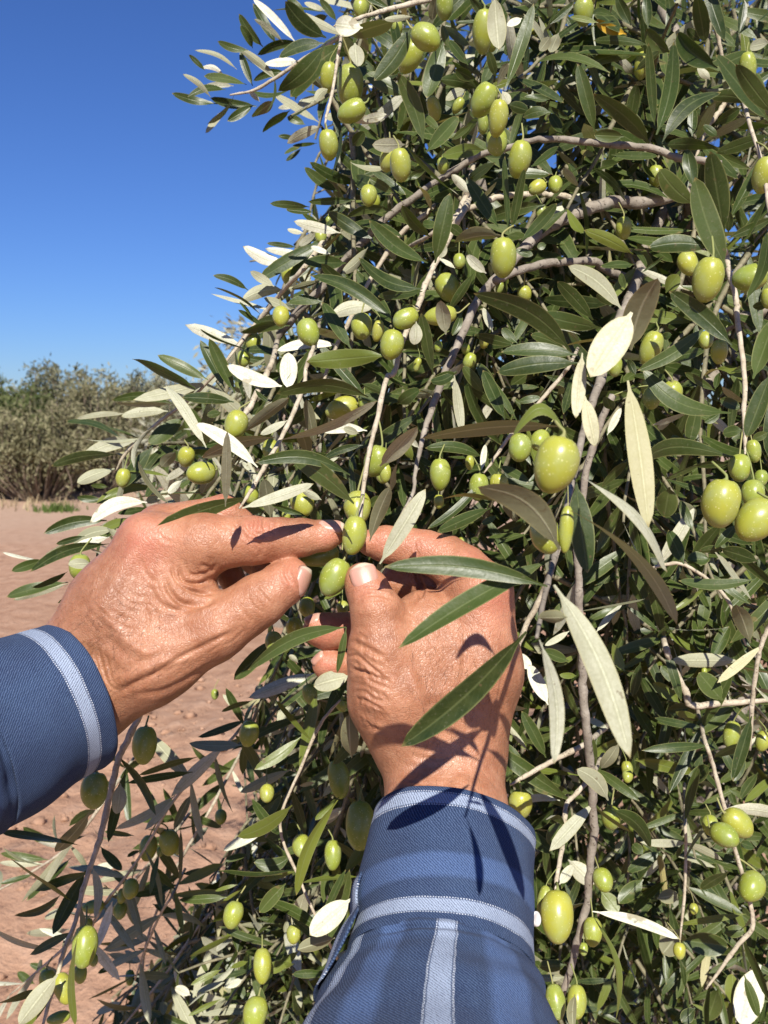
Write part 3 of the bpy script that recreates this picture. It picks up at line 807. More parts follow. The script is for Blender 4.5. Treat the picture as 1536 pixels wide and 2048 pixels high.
# ---- sleeves: lofted shells with real thickness
def loft(rings, axis, nseg, per, pleat, seed, thick):
    """rings (u, v, w, R1, R2); returns V (uvw), F, uv in metres; outer then inner skin joined at both rims"""
    R = catmull(rings, per); n = len(R); d = nrm(np.gradient(R[:, :3], axis=0)); r = np.random.default_rng(seed)
    ph = r.uniform(0, 6.28, 8); V, uv = [], []
    along = np.concatenate([[0], np.cumsum(np.linalg.norm(np.diff(R[:, :3], axis=0), axis=1))])
    for layer in (0, -thick):
        for i in range(n):
            e1 = nrm(np.cross(np.array([0, 0, 1.0]), d[i])); e2 = np.cross(d[i], e1)
            for j in range(nseg + 1):
                th = 2 * math.pi * j / nseg
                s = along[i]
                wr = pleat(th, s, ph)
                V.append(R[i, :3] + (R[i, 3] + layer + wr) * math.cos(th) * e1 + (R[i, 4] + layer + wr) * math.sin(th) * e2)
                uv.append((th * (R[0, 3] + R[0, 4]) / 2 * PXM, s * PXM))
    m = nseg + 1; F = []
    for l in (0, 1):
        for i in range(n - 1):
            for j in range(nseg):
                q = (l * n * m + i * m + j, l * n * m + i * m + j + 1, l * n * m + (i + 1) * m + j + 1, l * n * m + (i + 1) * m + j)
                F.append(q if l == 0 else q[::-1])
    for i in (0, n - 1):
        for j in range(nseg):
            q = (i * m + j, i * m + j + 1, n * m + i * m + j + 1, n * m + i * m + j); F.append(q[::-1] if i == 0 else q)
    return np.array(V), np.array(F), np.array(uv)

def mm(px): return px * PXM
CUFF_R = cloth_material('cuff_twill_right', ('y', [(mm(20), mm(46), 'w'), (mm(165), mm(225), 'p'), (mm(276), mm(310), 'w')]))
q = 158 * PXM                                   # metres per radian round the right arm in uv
CENT = 1.5 * math.pi
SLV_R = cloth_material('sleeve_plaid_right', ('x', [((CENT - .05) * q, (CENT + .13) * q, 'w'), ((CENT - .72) * q, (CENT - .36) * q, 'p'), ((CENT + .50) * q, (CENT + .80) * q, 'p'), ((CENT + 1.12) * q, (CENT + 1.24) * q, 'w'), ((CENT - 1.6) * q, (CENT - 1.3) * q, 'p')]))
CUFF_L = cloth_material('cuff_twill_left', ('y', [(mm(44), mm(72), 'w')]))
SLV_L = cloth_material('sleeve_plaid_left', ('y', [(mm(60), mm(120), 'p')]))

def wave(th, s, ph, a, b):
    return a * (math.sin(3 * th + ph[0] + s * .012) + .6 * math.sin(5 * th + ph[1] - s * .02) + .4 * math.sin(9 * th + ph[2] + s * .03)) + b * math.sin(s * .035 + ph[3] + 2 * math.sin(th + ph[4]))
def sleeve(rings_c, rings_s, mc, ms, label, seed, flip):
    def pc(th, s, ph): return wave(th, s, ph, 1.8, 1.6) + 5 * math.exp(-(s / 7) ** 2) * 0 + 2.2 * math.exp(-((s - 12) / 9) ** 2)
    def ps(th, s, ph):
        fade = min(1, s / 40)
        fold = -11 * math.exp(-((s - 34) / 9) ** 2) * max(0, math.cos((th - 4.71) * 1.3)) * (1 + .5 * math.sin(4 * th)) + 5 * math.exp(-((s - 20) / 22) ** 2) * math.sin(15 * th + ph[7]) * .5 + 13 * math.exp(-((s - 62) / 26) ** 2) * math.sin(1.6 * th + ph[5]) + 7 * math.exp(-((s - 150) / 45) ** 2) * math.sin(2.2 * th + ph[6])
        return -4 * (1 - fade) + fade * (wave(th, s, ph, 3.8, 2.5) + fold)
    V, F, uv = loft(rings_s, None, 128, 14, ps, seed, 5)
    S = link('shirt_sleeve', mesh_np('shirt_sleeve', UVW(V) - ORIG, F if flip else F[:, ::-1], ms, True, uv), person, label=label)
    V, F, uv = loft(rings_c, None, 128, 14, pc, seed + 1, 6)
    C = link('cuff', mesh_np('cuff', UVW(V) - ORIG, F if flip else F[:, ::-1], mc, True, uv), S)
    return S, C

slR, cfR = sleeve([(908, 1646, -60, 160, 122), (899, 1700, -98, 170, 130), (894, 1780, -152, 177, 138), (890, 1851, -200, 180, 142), (885, 1900, -232, 187, 148), (882, 1928, -251, 189, 150)],
                  [(883, 1910, -240, 178, 142), (879, 1945, -264, 200, 158), (875, 1980, -288, 219, 170), (870, 2043, -330, 250, 190), (862, 2190, -430, 310, 236), (850, 2400, -570, 380, 290)],
                  CUFF_R, SLV_R, 'sleeve with white and pale blue stripes lengthwise below its cuff', 4, True)
slL, cfL = sleeve([(160, 1389, 10, 149, 134), (100, 1414, -18, 160, 142), (20, 1450, -55, 178, 150), (-60, 1486, -95, 190, 160)],
                  [(-40, 1477, -86, 182, 152), (-110, 1508, -118, 205, 170), (-240, 1568, -180, 235, 190), (-460, 1665, -290, 270, 220)],
                  CUFF_L, SLV_L, 'dark blue sleeve with one pale stitched stripe beside its cuff edge', 9, True)
# the overlapping flap of the cuff opening, on the outer side of the arm
def flap():
    R = catmull([(893, 1790, -158, 190, 152), (888, 1860, -206, 192, 156), (878, 1925, -252, 214, 168), (870, 2010, -308, 246, 188)], 8); n = len(R)
    d = nrm(np.gradient(R[:, :3], axis=0)); V, uv = [], []; m = 14
    for layer in (0, -4.5):
        for i in range(n):
            e1 = nrm(np.cross(np.array([0, 0, 1.0]), d[i])); e2 = np.cross(d[i], e1)
            for j in range(m + 1):
                th = -.42 + .50 * j / m + .10 * math.sin(i * .3)
                V.append(R[i, :3] + (R[i, 3] + layer + 2 * math.sin(i * .5)) * math.cos(th) * e1 + (R[i, 4] + layer) * math.sin(th) * e2); uv.append((th * 165 * PXM, i * 9 * PXM))
    k = m + 1; F = []
    for l in (0, 1):
        for i in range(n - 1):
            for j in range(m):
                q = (l * n * k + i * k + j, l * n * k + i * k + j + 1, l * n * k + (i + 1) * k + j + 1, l * n * k + (i + 1) * k + j); F.append(q if l == 0 else q[::-1])
    rim = [j for j in range(k)] + [i * k + m for i in range(1, n)] + [(n - 1) * k + j for j in range(m - 1, -1, -1)] + [i * k for i in range(n - 2, 0, -1)]
    for a, b in zip(rim, rim[1:] + rim[:1]): F.append((b, a, a + n * k, b + n * k))
    cl = cloth_material('flap_twill', ('x', [(-.34 * 165 * PXM, -.22 * 165 * PXM, 'w')]))
    link('placket', mesh_np('placket', UVW(np.array(V)) - ORIG, np.array(F), cl, True, np.array(uv)), slR)
flap()
# small white button half seen on the side of the right cuff
V, F = [], []
c0 = np.array([1071., 1838, -185]); n0 = nrm(np.array([.86, -.1, -.5])); a0 = nrm(np.cross(n0, (0, 1, .2))); b0 = np.cross(n0, a0)
prof = [(0, 3), (10, 3), (13, 5), (15.5, 4), (16, 1), (15, -3)]
for r_, z_ in prof:
    for j in range(20):
        th = j / 20 * 2 * math.pi; V.append(c0 + (a0 * math.cos(th) + b0 * math.sin(th)) * r_ + n0 * z_)
F = [(i * 20 + j, i * 20 + (j + 1) % 20, (i + 1) * 20 + (j + 1) % 20, (i + 1) * 20 + j) for i in range(len(prof) - 1) for j in range(20)]
BTN = Mat('button_white').set(Base_Color=(.72, .70, .66), Roughness=.35).m
link('button', mesh_np('button', UVW(V) - ORIG, np.array(F), BTN, True), slR)
# ------------------------------------------------------------------ the near olive tree: what the photograph shows of it
# tile = (x0, y0, k): a table's own units are k photo pixels each, counted from x0, y0
K4 = 400 / 1536
TILE = {'A': (340, 0, K4), 'B': (700, 0, K4), 'C': (1100, 0, 436 / 1536), 'D': (400, 380, K4), 'E': (780, 380, K4), 'F': (1136, 380, K4),
        'G': (0, 700, K4), 'H': (380, 700, K4), 'I': (760, 740, K4), 'J': (1136, 740, K4), 'K': (1000, 1100, 300 / 1336), 'L': (1236, 1100, 300 / 1336),
        'M': (1000, 1500, 536 / 1536), 'N': (380, 1180, K4), 'O': (350, 1600, K4), 'Q': (0, 1500, 400 / 1495), 'R': (0, 600, 700 / 1536),
        'Z': (560, 950, 600 / 1536), 'X': (0, 0, 1.0)}
# leaves: base x, y, tip x, y, width, side towards the camera (t top, u underside, g yellow-green top, y yellow, c cream, w sunlit, d shaded underside), bow, depth
LEAVES = {
'A': (.74, '''970 330 640 0 60 w|715 360 530 105 70 t -.05|635 370 535 195 60 t|820 340 640 30 75 t 0 .80|870 325 645 145 45 u .05|1200 290 885 10 140 t -.08 .62|600 385 365 315 60 t -.05|820 610 510 355 60 u .03|1000 330 670 420 70 t .1|1180 330 835 440 120 t .08 .66|515 535 190 385 35 u .12|270 540 145 420 40 t|415 575 240 520 40 u .1|590 650 262 580 60 t .06|310 745 98 568 45 u .08 .7|635 660 540 400 60 t|490 660 250 670 45 u .05|430 690 135 745 55 t .1|365 800 15 718 60 t -.05|665 815 310 750 70 t -.04|440 830 270 1020 45 u .05|640 810 440 930 70 t|690 780 605 695 40 u|920 690 590 685 40 t -.03|985 465 725 490 80 w|1190 350 830 700 150 t -.05 .56|1350 330 930 740 180 t .05 .60|900 560 640 620 60 t .1 .78|1145 940 785 715 60 u|920 850 710 1020 70 t|800 770 630 900 80 d|1170 970 900 1100 80 u .05 .66|1130 1100 940 1120 30 t|960 1060 830 1045 40 t 0 .9|1010 1120 880 1185 40 t 0 .9|1010 1140 890 1235 35 t 0 .9|1290 1470 1030 1285 80 t -.05 .68|1450 1410 1070 1245 85 t -.05 .66|1240 1350 1310 1000 25 t 0 .52|1480 215 1265 190 165 w 0 .54|1420 330 1440 510 125 u 0 .54|1215 680 1115 780 70 u .1 .56|1280 160 1150 -10 60 t|1040 120 900 -10 80 t|1190 80 1030 20 45 u|1200 95 790 75 20 t .05|1210 120 1080 170 60 t|1490 1000 1320 1160 80 t|1000 560 930 740 60 g|1180 750 980 800 80 u .0 .7|1300 900 1190 880 70 u 0 .7|1040 960 900 900 60 t 0 .8|1000 800 830 830 40 u 0 .8'''),
'B': (.54, '''475 210 185 620 140 t -.05 .48|350 160 0 280 120 d|480 130 260 150 50 u|660 -30 630 160 80 d|755 370 710 190 60 t|720 300 590 750 150 t 0 .58|910 500 760 310 70 t|1110 -30 1145 380 150 w 0 .47|1195 680 1410 20 100 t 0 .56|1320 140 1205 200 70 w|1540 280 1455 390 80 u|1010 160 805 175 25 t|565 1100 370 560 130 t .05 .5|420 740 120 560 120 t 0 .6|985 680 690 610 100 t .05 .6|955 615 810 535 90 t 0 .6|890 690 730 775 70 u .05|590 1165 835 890 120 t 0 .5|1130 660 1215 485 80 u|1215 800 1370 850 90 t|1170 700 1220 800 80 u|1030 1150 695 1200 110 g .05 .58|1390 1280 1600 1120 95 t|1080 1310 1540 1340 80 t 0 .6|925 1490 780 1340 70 u|1137 1740 890 1355 110 t 0 .52|1221 1790 1190 1200 50 t 0 .5|1240 1780 1345 1290 75 t 0 .5|420 1110 165 1110 110 u 0 .5|440 1130 840 1500 35 t .05 .5|430 1390 580 1290 60 t|130 1280 430 1500 60 t|340 1480 150 1370 70 t|290 1290 0 1235 45 u|1536 760 1340 740 70 t|1540 860 1330 900 80 t .1|20 1120 110 1010 90 t 0 .6|300 880 100 920 70 u|1120 590 1060 390 70 t|940 950 790 1070 50 t|690 1000 560 880 60 t|880 1440 1000 1330 50 t 0 .6|280 720 180 500 60 t 0 .62|1270 330 1180 200 90 t 0 .62|560 1260 420 1130 40 t'''),
'C': (.60, '''700 1010 300 650 120 t .05 .52|690 930 330 720 90 t .05 .56|520 960 310 950 90 t 0 .5|555 900 610 590 90 t 0 .53|740 900 695 300 70 t 0 .52|750 950 865 285 115 t .03 .51|790 1000 1200 660 110 t -.1 .53|790 1020 1180 1040 90 t -.05 .54|315 930 195 450 100 t 0 .53|1540 950 1165 1080 90 t|1400 725 1135 680 90 t .1|1540 850 1165 385 125 t 0 .5|1570 800 1310 450 130 t 0 .48|1180 480 900 235 140 t -.05|1060 300 965 200 60 t|1030 -60 1090 300 110 t 0 .56|830 -50 865 170 80 t|700 320 310 285 60 t .05|850 370 680 205 110 t -.08|240 490 580 390 80 t -.08|600 500 770 360 60 t|540 240 320 140 75 y -.05|220 430 75 365 60 t|190 590 70 560 40 u|60 230 0 370 80 u|0 170 165 30 50 t|570 180 470 -20 80 t|690 200 680 -40 70 t|1310 330 1195 225 90 t|1540 300 1405 330 90 u 0 .55|1330 250 1370 0 60 t|1010 1440 770 1190 140 t -.05 .5|1010 1330 965 1050 100 t 0 .52|1226 1641 1130 1065 160 t 0 .49|1240 1888 1020 1250 180 t -.03 .46|460 1380 240 1100 80 t|500 1180 320 1130 60 t|370 1290 220 1360 60 t|190 1300 130 1150 70 t|90 940 0 800 70 t|320 1090 215 1070 45 g|430 1090 760 1100 60 t|1170 870 1340 760 80 t|1180 960 1080 880 60 t|1000 960 1010 760 70 t|880 940 830 740 70 t|340 160 140 120 40 g|1130 560 1040 470 60 u'''),
'D': (.60, '''840 130 535 105 60 t|870 170 660 150 50 t|1190 75 830 90 60 t|1330 380 985 165 100 t 0 .54|1480 160 1130 200 70 t .1|1080 330 720 240 80 u|795 330 670 300 40 w|1200 400 1060 290 50 u|1748 560 1295 235 115 t -.08 .5|900 320 760 430 60 u|680 570 330 430 90 w -.05|860 510 500 450 60 w|1000 490 850 435 50 w|740 440 510 410 40 t|1120 560 800 560 110 t .0|1290 440 1090 640 90 u -.05|1150 740 935 565 90 t -.05 .56|1709 760 1220 515 150 t -.1 .49|1510 1020 855 660 110 t .07 .51|370 770 100 655 60 t .08|570 740 385 625 70 u|650 770 320 850 100 u .1|460 950 110 750 25 t .05|410 990 300 860 40 t|700 920 490 830 80 u|940 860 680 860 90 t .1|1350 900 1010 960 110 w .1 .56|1160 1220 940 865 100 t 0 .53|690 1040 310 1090 80 t .1|350 1220 0 1055 20 t .05|1060 1190 585 1230 80 w .08 .55|640 1290 330 1240 80 t .08|1430 1270 815 1320 150 g .0 .5|680 1540 680 1245 140 w 0 .52|640 1510 205 1345 110 w -.05 .54|270 1560 70 1140 100 t 0 .55|190 1520 0 1150 85 t 0 .56|900 1240 740 1340 60 u|310 1200 210 1330 70 u|1700 780 1370 820 80 t 0 .55|1420 800 1190 745 50 t|1400 690 1260 710 70 u|1420 840 1200 870 60 t|500 1060 290 920 40 t|920 700 700 760 60 u|1300 130 1100 120 50 u .0 .66'''),
'E': (.53, '''345 560 460 25 140 t 0 .48|310 360 90 115 90 t -.05 .5|850 350 495 400 110 d .08 .47|1010 390 1280 100 90 t 0 .5|1190 110 730 220 110 t .05 .58|1390 1240 640 790 170 t .1 .42|1440 1270 850 1250 110 t .03 .46|1450 1330 820 1400 140 t .05 .45|1620 1060 1150 950 130 t 0 .52|1560 1000 1285 705 110 t 0 .5|740 640 590 500 80 u|430 1110 390 850 120 d 0 .47|330 1420 240 940 110 t 0 .47|200 1010 185 1190 100 u 0 .46|250 780 -95 815 80 t 0 .52|640 640 455 920 70 t|550 940 475 1120 60 t|790 1090 715 900 60 u|510 1390 310 1470 80 t -.1|820 1560 670 1330 90 t|720 1560 560 1350 90 t|470 1430 520 1570 50 u|980 1180 860 1060 80 t|1340 1220 1080 1110 90 t .05|560 350 460 270 80 t|430 410 380 520 70 u|360 260 250 260 70 t|950 460 1100 500 60 t|1200 420 1130 440 60 t|960 1190 650 1110 80 t .0 .58|500 600 380 520 60 u'''),
'F': (.50, '''500 495 125 305 100 g .05 .52|415 920 10 580 130 u .12 .44|510 570 250 590 110 t|490 940 170 1440 265 c 0 .345|480 1230 690 680 230 d -.05 .36|1260 1190 775 775 150 t .03 .43|1060 1050 530 1390 110 t -.05 .46|1100 440 620 440 140 t .08 .46|1360 860 1520 310 150 t 0 .43|1320 430 1540 30 90 t|1230 370 1560 220 80 t|1420 1450 1600 950 150 t 0 .42|1250 1712 570 1370 140 t -.12 .44|1230 330 1245 170 60 t|750 790 850 650 110 g|560 640 740 510 25 t|110 1250 60 1752 110 c 0 .345|130 1582 210 1972 120 c 0 .335|800 1110 720 1130 60 t|370 880 220 800 80 t|520 1420 460 1300 60 t|1540 870 1420 900 70 t .0 .55|440 760 400 640 60 t|1130 1530 1160 1400 50 t|1250 1400 1480 1310 60 t 0 .5'''),
'J': (.50, '''460 80 615 1220 180 c 0 .335|60 800 750 1560 60 u -.07 .30|20 1080 822 1978 75 u -.04 .29|60 860 150 1560 190 t 0 .40|1270 670 560 790 140 t .1 .45|1560 20 1370 520 140 t 0 .42|780 900 740 1130 170 t|960 1240 860 1000 70 t|890 1490 770 1230 110 t|1090 1450 915 1460 110 t|1340 460 1190 490 90 t|300 500 410 290 60 u|340 310 290 200 100 t|1460 1470 1180 1380 120 t|1000 240 930 560 110 t|1240 720 980 740 60 t|1170 330 1050 400 70 t|1340 300 1170 220 80 t|900 600 800 500 70 t|1180 1180 960 1440 110 t|1300 1180 1130 1370 80 t|460 700 260 900 70 t|1130 160 900 20 60 t .0 .46|1536 480 1420 530 70 t|1200 1370 1010 1390 60 t'''),
'G': (.64, '''1500 300 1020 65 80 t .03 .6|1600 230 1210 40 90 t 0 .6|1320 410 855 385 70 t .1|1330 410 880 410 40 u -.03|1290 470 930 510 80 u .05|970 490 580 530 45 u .04|1050 670 680 545 20 t|940 690 505 540 40 t .1|1050 700 620 820 110 u .08|900 800 395 890 80 t .05|880 910 590 1020 90 u .05|1410 520 1140 720 130 t|1170 740 930 1060 110 t|1584 750 1275 285 90 u 0 .5|1310 1190 1070 850 40 u 0 .5|1290 970 890 940 30 g|1120 1010 740 1180 80 g .05|1200 1060 790 1150 70 g .1|1130 1170 690 1330 110 w .12 .58|820 1310 335 1410 100 t .08|790 1160 590 1130 60 t|650 1430 430 1490 50 t|880 1380 560 1490 100 u .08|900 1290 705 1490 80 t|1290 1080 1120 1170 80 u|1460 880 1270 1000 60 u|980 1290 890 1370 70 t|1200 1000 1120 1130 60 t|1400 1000 1290 1100 60 u 0 .6|1350 780 1240 900 90 d|1090 900 1000 830 60 t|830 1050 700 1040 40 t|1150 1220 900 1260 60 t'''),
'R': (.62, '''480 1070 135 1195 50 t .08|190 1140 50 1190 45 t|300 1190 140 1260 45 t|300 1240 30 1305 45 t|300 1245 60 1317 35 u|190 1145 10 1105 12 u|475 1120 365 1070 12 u|460 1150 380 1270 50 t|340 1230 290 1317 25 t|400 1155 298 1160 50 u 0 .5|520 990 400 1060 45 t|560 960 440 1010 40 g|480 1040 330 1075 35 u|420 1180 330 1220 35 t|380 1240 250 1330 25 t|650 1000 560 960 40 t|540 1040 470 1000 30 u'''),
'H': (.50, '''1370 360 660 330 110 t .12 .45|340 400 -60 365 90 t .03|520 900 40 560 110 w .05 .45|272 1205 285 620 80 u 0 .425|650 670 90 820 100 d .1 .47|690 690 1440 390 70 d .05 .45|1360 620 1020 625 80 u .08|1230 960 495 865 110 t .12 .45|1260 1180 790 830 150 t .05 .43|400 1215 950 1025 90 w 0 .43|400 640 760 370 90 d|960 740 890 380 90 d|1330 730 1030 830 60 t .05|620 1290 570 990 120 d|900 1280 620 1180 50 t|210 890 90 1110 100 d|1380 1470 1540 1060 110 d 0 .445|1470 1120 1380 1200 80 t|750 540 540 650 60 u|1320 260 1480 330 60 t|600 400 500 300 60 t|1150 820 1000 900 50 u|240 480 130 500 60 t .0 .56|1300 640 1180 600 60 u|480 940 400 860 40 u|1010 1150 860 1080 60 u 0 .55'''),
'I': (.50, '''1390 430 320 520 110 d .05 .36|1450 530 1015 510 135 g .52 .315|790 670 340 600 90 t .08|1380 1380 750 910 220 d .12 .30|900 1010 475 1005 35 g 0 .40|790 840 365 1215 70 t -.05|850 1060 440 1240 100 t|570 40 630 490 80 u|960 380 790 0 110 t|1050 385 830 30 60 t|0 740 285 430 130 d 0 .47|130 260 310 150 110 t|920 735 1150 860 70 t|250 690 190 560 70 g|780 770 810 570 50 u|1100 890 980 930 50 t|1140 1260 900 1340 25 t|590 20 390 90 90 t|300 600 200 480 60 u|1050 250 1230 210 60 t|700 1290 760 1330 60 t|600 1180 570 1300 60 t|1190 1000 1100 1180 60 t|900 1120 780 1180 50 t'''),
'Z': (.40, '''1370 570 530 470 110 t .06 .315|1390 430 605 885 110 t .03 .33|1260 800 620 1390 140 t -.03 .315|510 455 745 70 90 u 0 .43'''),
'K': (.56, '''480 310 1160 1860 255 w -.05 .285|350 800 490 1910 130 u -.09 .275|600 600 340 600 120 d 0 .28|110 920 280 1050 120 w|430 1380 260 1020 130 w|410 1850 190 1430 110 t|700 2010 60 1960 60 g .05|200 1900 30 1720 80 t|250 1790 40 1530 50 u|850 740 1090 480 60 u|1110 1080 1010 830 110 g|240 1410 60 1370 80 u|610 990 380 900 100 t|690 930 490 1040 50 g|620 720 400 850 60 u|1060 1720 900 1940 110 d|960 1590 780 1500 70 u|680 1120 530 1110 60 g|600 450 480 560 60 t|1250 1000 1180 1300 90 t'''),
'L': (.66, '''1230 260 540 270 100 t -.05 .5|860 10 1190 450 60 u .0 .52|610 110 820 60 130 t|590 130 530 0 70 t|720 930 450 730 110 g|390 900 430 680 100 t|550 940 300 920 120 t .05|590 1220 380 1030 110 t|550 1360 310 1180 110 g|450 1560 200 1130 100 t|710 1040 560 1170 60 t|930 1340 720 1090 180 t 0 .54|630 1410 440 1420 130 t|1050 1380 665 1630 150 t|1140 1160 980 840 90 t|1180 830 1050 500 160 d 0 .54|1190 1480 1020 2050 110 t 0 .54|860 1730 1150 1560 70 t|150 1870 680 1980 110 g|610 2060 800 1920 110 t|340 1690 130 1360 140 t|730 740 800 370 110 t|820 980 990 680 120 t|130 370 270 1000 50 u|600 330 470 240 90 t|1100 1250 1000 1080 90 t|640 360 800 320 60 t|480 1560 290 1500 80 t|900 1780 750 1650 70 t|1020 1980 930 1800 80 t'''),
'M': (.66, '''640 340 865 560 110 t -.12 .5|620 290 440 110 100 u .1 .5|920 580 730 700 70 t|960 745 765 935 70 t|1200 90 1080 200 90 t|780 50 1110 130 70 g|530 925 1030 1085 60 w -.05 .48|540 960 660 1560 40 g -.12 .5|410 250 150 180 80 t|345 290 95 310 45 u .1|320 330 130 460 90 t|310 600 150 470 80 t|350 410 290 550 110 t|390 630 540 770 100 u|340 770 420 660 60 u|580 810 680 930 90 g|440 1050 500 1030 80 u|1050 1090 1310 1130 130 t|1030 1030 930 1170 130 u|820 740 680 880 90 t|1350 640 1210 600 60 t|1250 1370 1180 1560 100 t|1490 1230 1380 1580 160 w|1400 1290 1480 1530 60 t|1340 1480 1330 1280 90 g|370 1300 210 1300 40 u|430 1400 425 1600 70 u 0 .5|1410 940 1030 1000 40 g|1480 130 1380 280 60 t|1400 30 1335 180 70 t|910 360 720 210 50 t|1240 480 1150 380 70 t|1280 1050 1400 1030 70 t|1120 1480 1040 1560 70 t|1310 700 1150 800 80 t|1460 560 1380 530 50 t|380 1230 220 1240 70 t|820 600 760 540 60 t|900 850 1020 830 80 u'''),
'N': (.66, '''850 1130 495 1380 90 g -.05 .56|770 1380 385 1555 80 u|950 640 450 830 110 u|940 940 320 1240 70 t|400 1190 -10 1170 110 u 0 .62|430 1000 60 1130 60 t|1240 1290 1225 940 140 d 0 .5|940 980 870 1110 50 g|710 1560 430 1700 60 t|700 1540 570 1755 100 t|1145 1590 960 1770 60 g|1170 1670 1050 1760 60 u|1110 1140 1020 1240 50 u|430 980 250 800 50 u 0 .8|1200 285 435 620 115 t .08 .43|1200 290 1130 640 60 t 0 .45|1230 660 950 740 150 w 0 .50|830 560 760 500 50 u|640 600 520 740 50 g|480 850 240 940 40 t 0 .7|620 380 340 690 110 t -.03 .56|1300 1120 1100 1340 90 t|960 1480 840 1500 40 u|900 1250 740 1330 60 t'''),
'O': (.67, '''900 40 480 280 110 g -.05 .54|680 240 370 390 80 w|830 0 690 150 100 t|890 430 605 480 110 t -.15|1250 0 930 730 90 g .08 .5|1290 70 1140 190 50 u|850 640 650 865 110 t 0 .54|1350 760 1035 1040 180 w 0 .52|1230 1060 940 1150 120 u 0 .53|920 1260 660 1310 80 g|950 1160 740 1335 70 g|460 1030 110 1200 40 g|360 1300 120 1420 50 g|380 1400 160 1470 60 u|480 650 310 700 30 g|510 690 345 800 25 g|400 745 30 765 70 t|930 550 665 625 50 g|480 1270 100 1590 40 u|350 1530 100 1660 40 g|860 920 840 1020 50 u|1000 700 920 1000 120 d|1420 590 980 640 40 g|560 420 380 470 50 t|560 1240 430 1290 50 g|120 1500 0 1440 70 u 0 .8|520 1380 380 1430 60 u|1180 1330 900 1340 60 t'''),
'Q': (.62, '''670 470 415 755 100 d 0 .58|900 250 870 480 110 u 0 .58|940 150 810 690 80 t|540 1130 85 815 30 g|460 1075 95 1240 60 t -.08|640 900 395 1380 110 t|690 870 710 1260 70 u -.1|440 1490 -60 1330 40 u -.05|840 1130 720 1480 70 u 0 .72|430 1680 140 2060 150 u 0 .56|600 1300 580 2060 25 g 0 .54|290 1790 -30 1890 60 t|420 710 170 570 70 t 0 .95|360 820 0 770 60 t 0 .95|330 850 0 840 50 u 0 .95|1310 340 860 590 70 u -.05 .72|1210 500 1060 250 60 t 0 .8|1480 50 1040 190 50 t 0 .68|1440 165 945 250 60 t 0 .7|1190 770 1125 1080 45 t 0 .7|1350 580 1340 1010 35 t 0 .7|540 800 200 1130 70 t 0 .85|910 1880 720 1970 60 u 0 .95|1260 1790 1410 1840 80 u 0 .95|800 1520 1040 1590 60 u 0 .9|900 1590 730 1670 40 t 0 .9|1050 750 950 800 40 t 0 .75|750 720 910 900 80 t 0 .75|250 930 0 1000 40 t 0 .8|640 720 0 620 40 t -.03 .58|1430 330 1300 590 70 u 0 .74|1140 1150 1330 1250 60 t 0 .9|500 1180 330 1260 60 u 0 .95|520 1340 200 1370 60 u 0 .95|370 1660 220 1600 50 t 0 .95|260 1750 130 1660 60 t 0 .95|680 1450 1000 1460 25 t 0 .9|1120 1430 1000 1370 50 u 0 .9|1300 640 1150 590 50 t 0 .78|880 860 700 890 60 u 0 .85|960 1010 840 900 60 t 0 .8|420 1150 300 1180 40 t 0 .9|640 640 420 700 30 t 0 .66|1000 640 780 610 40 t 0 .74'''),
}
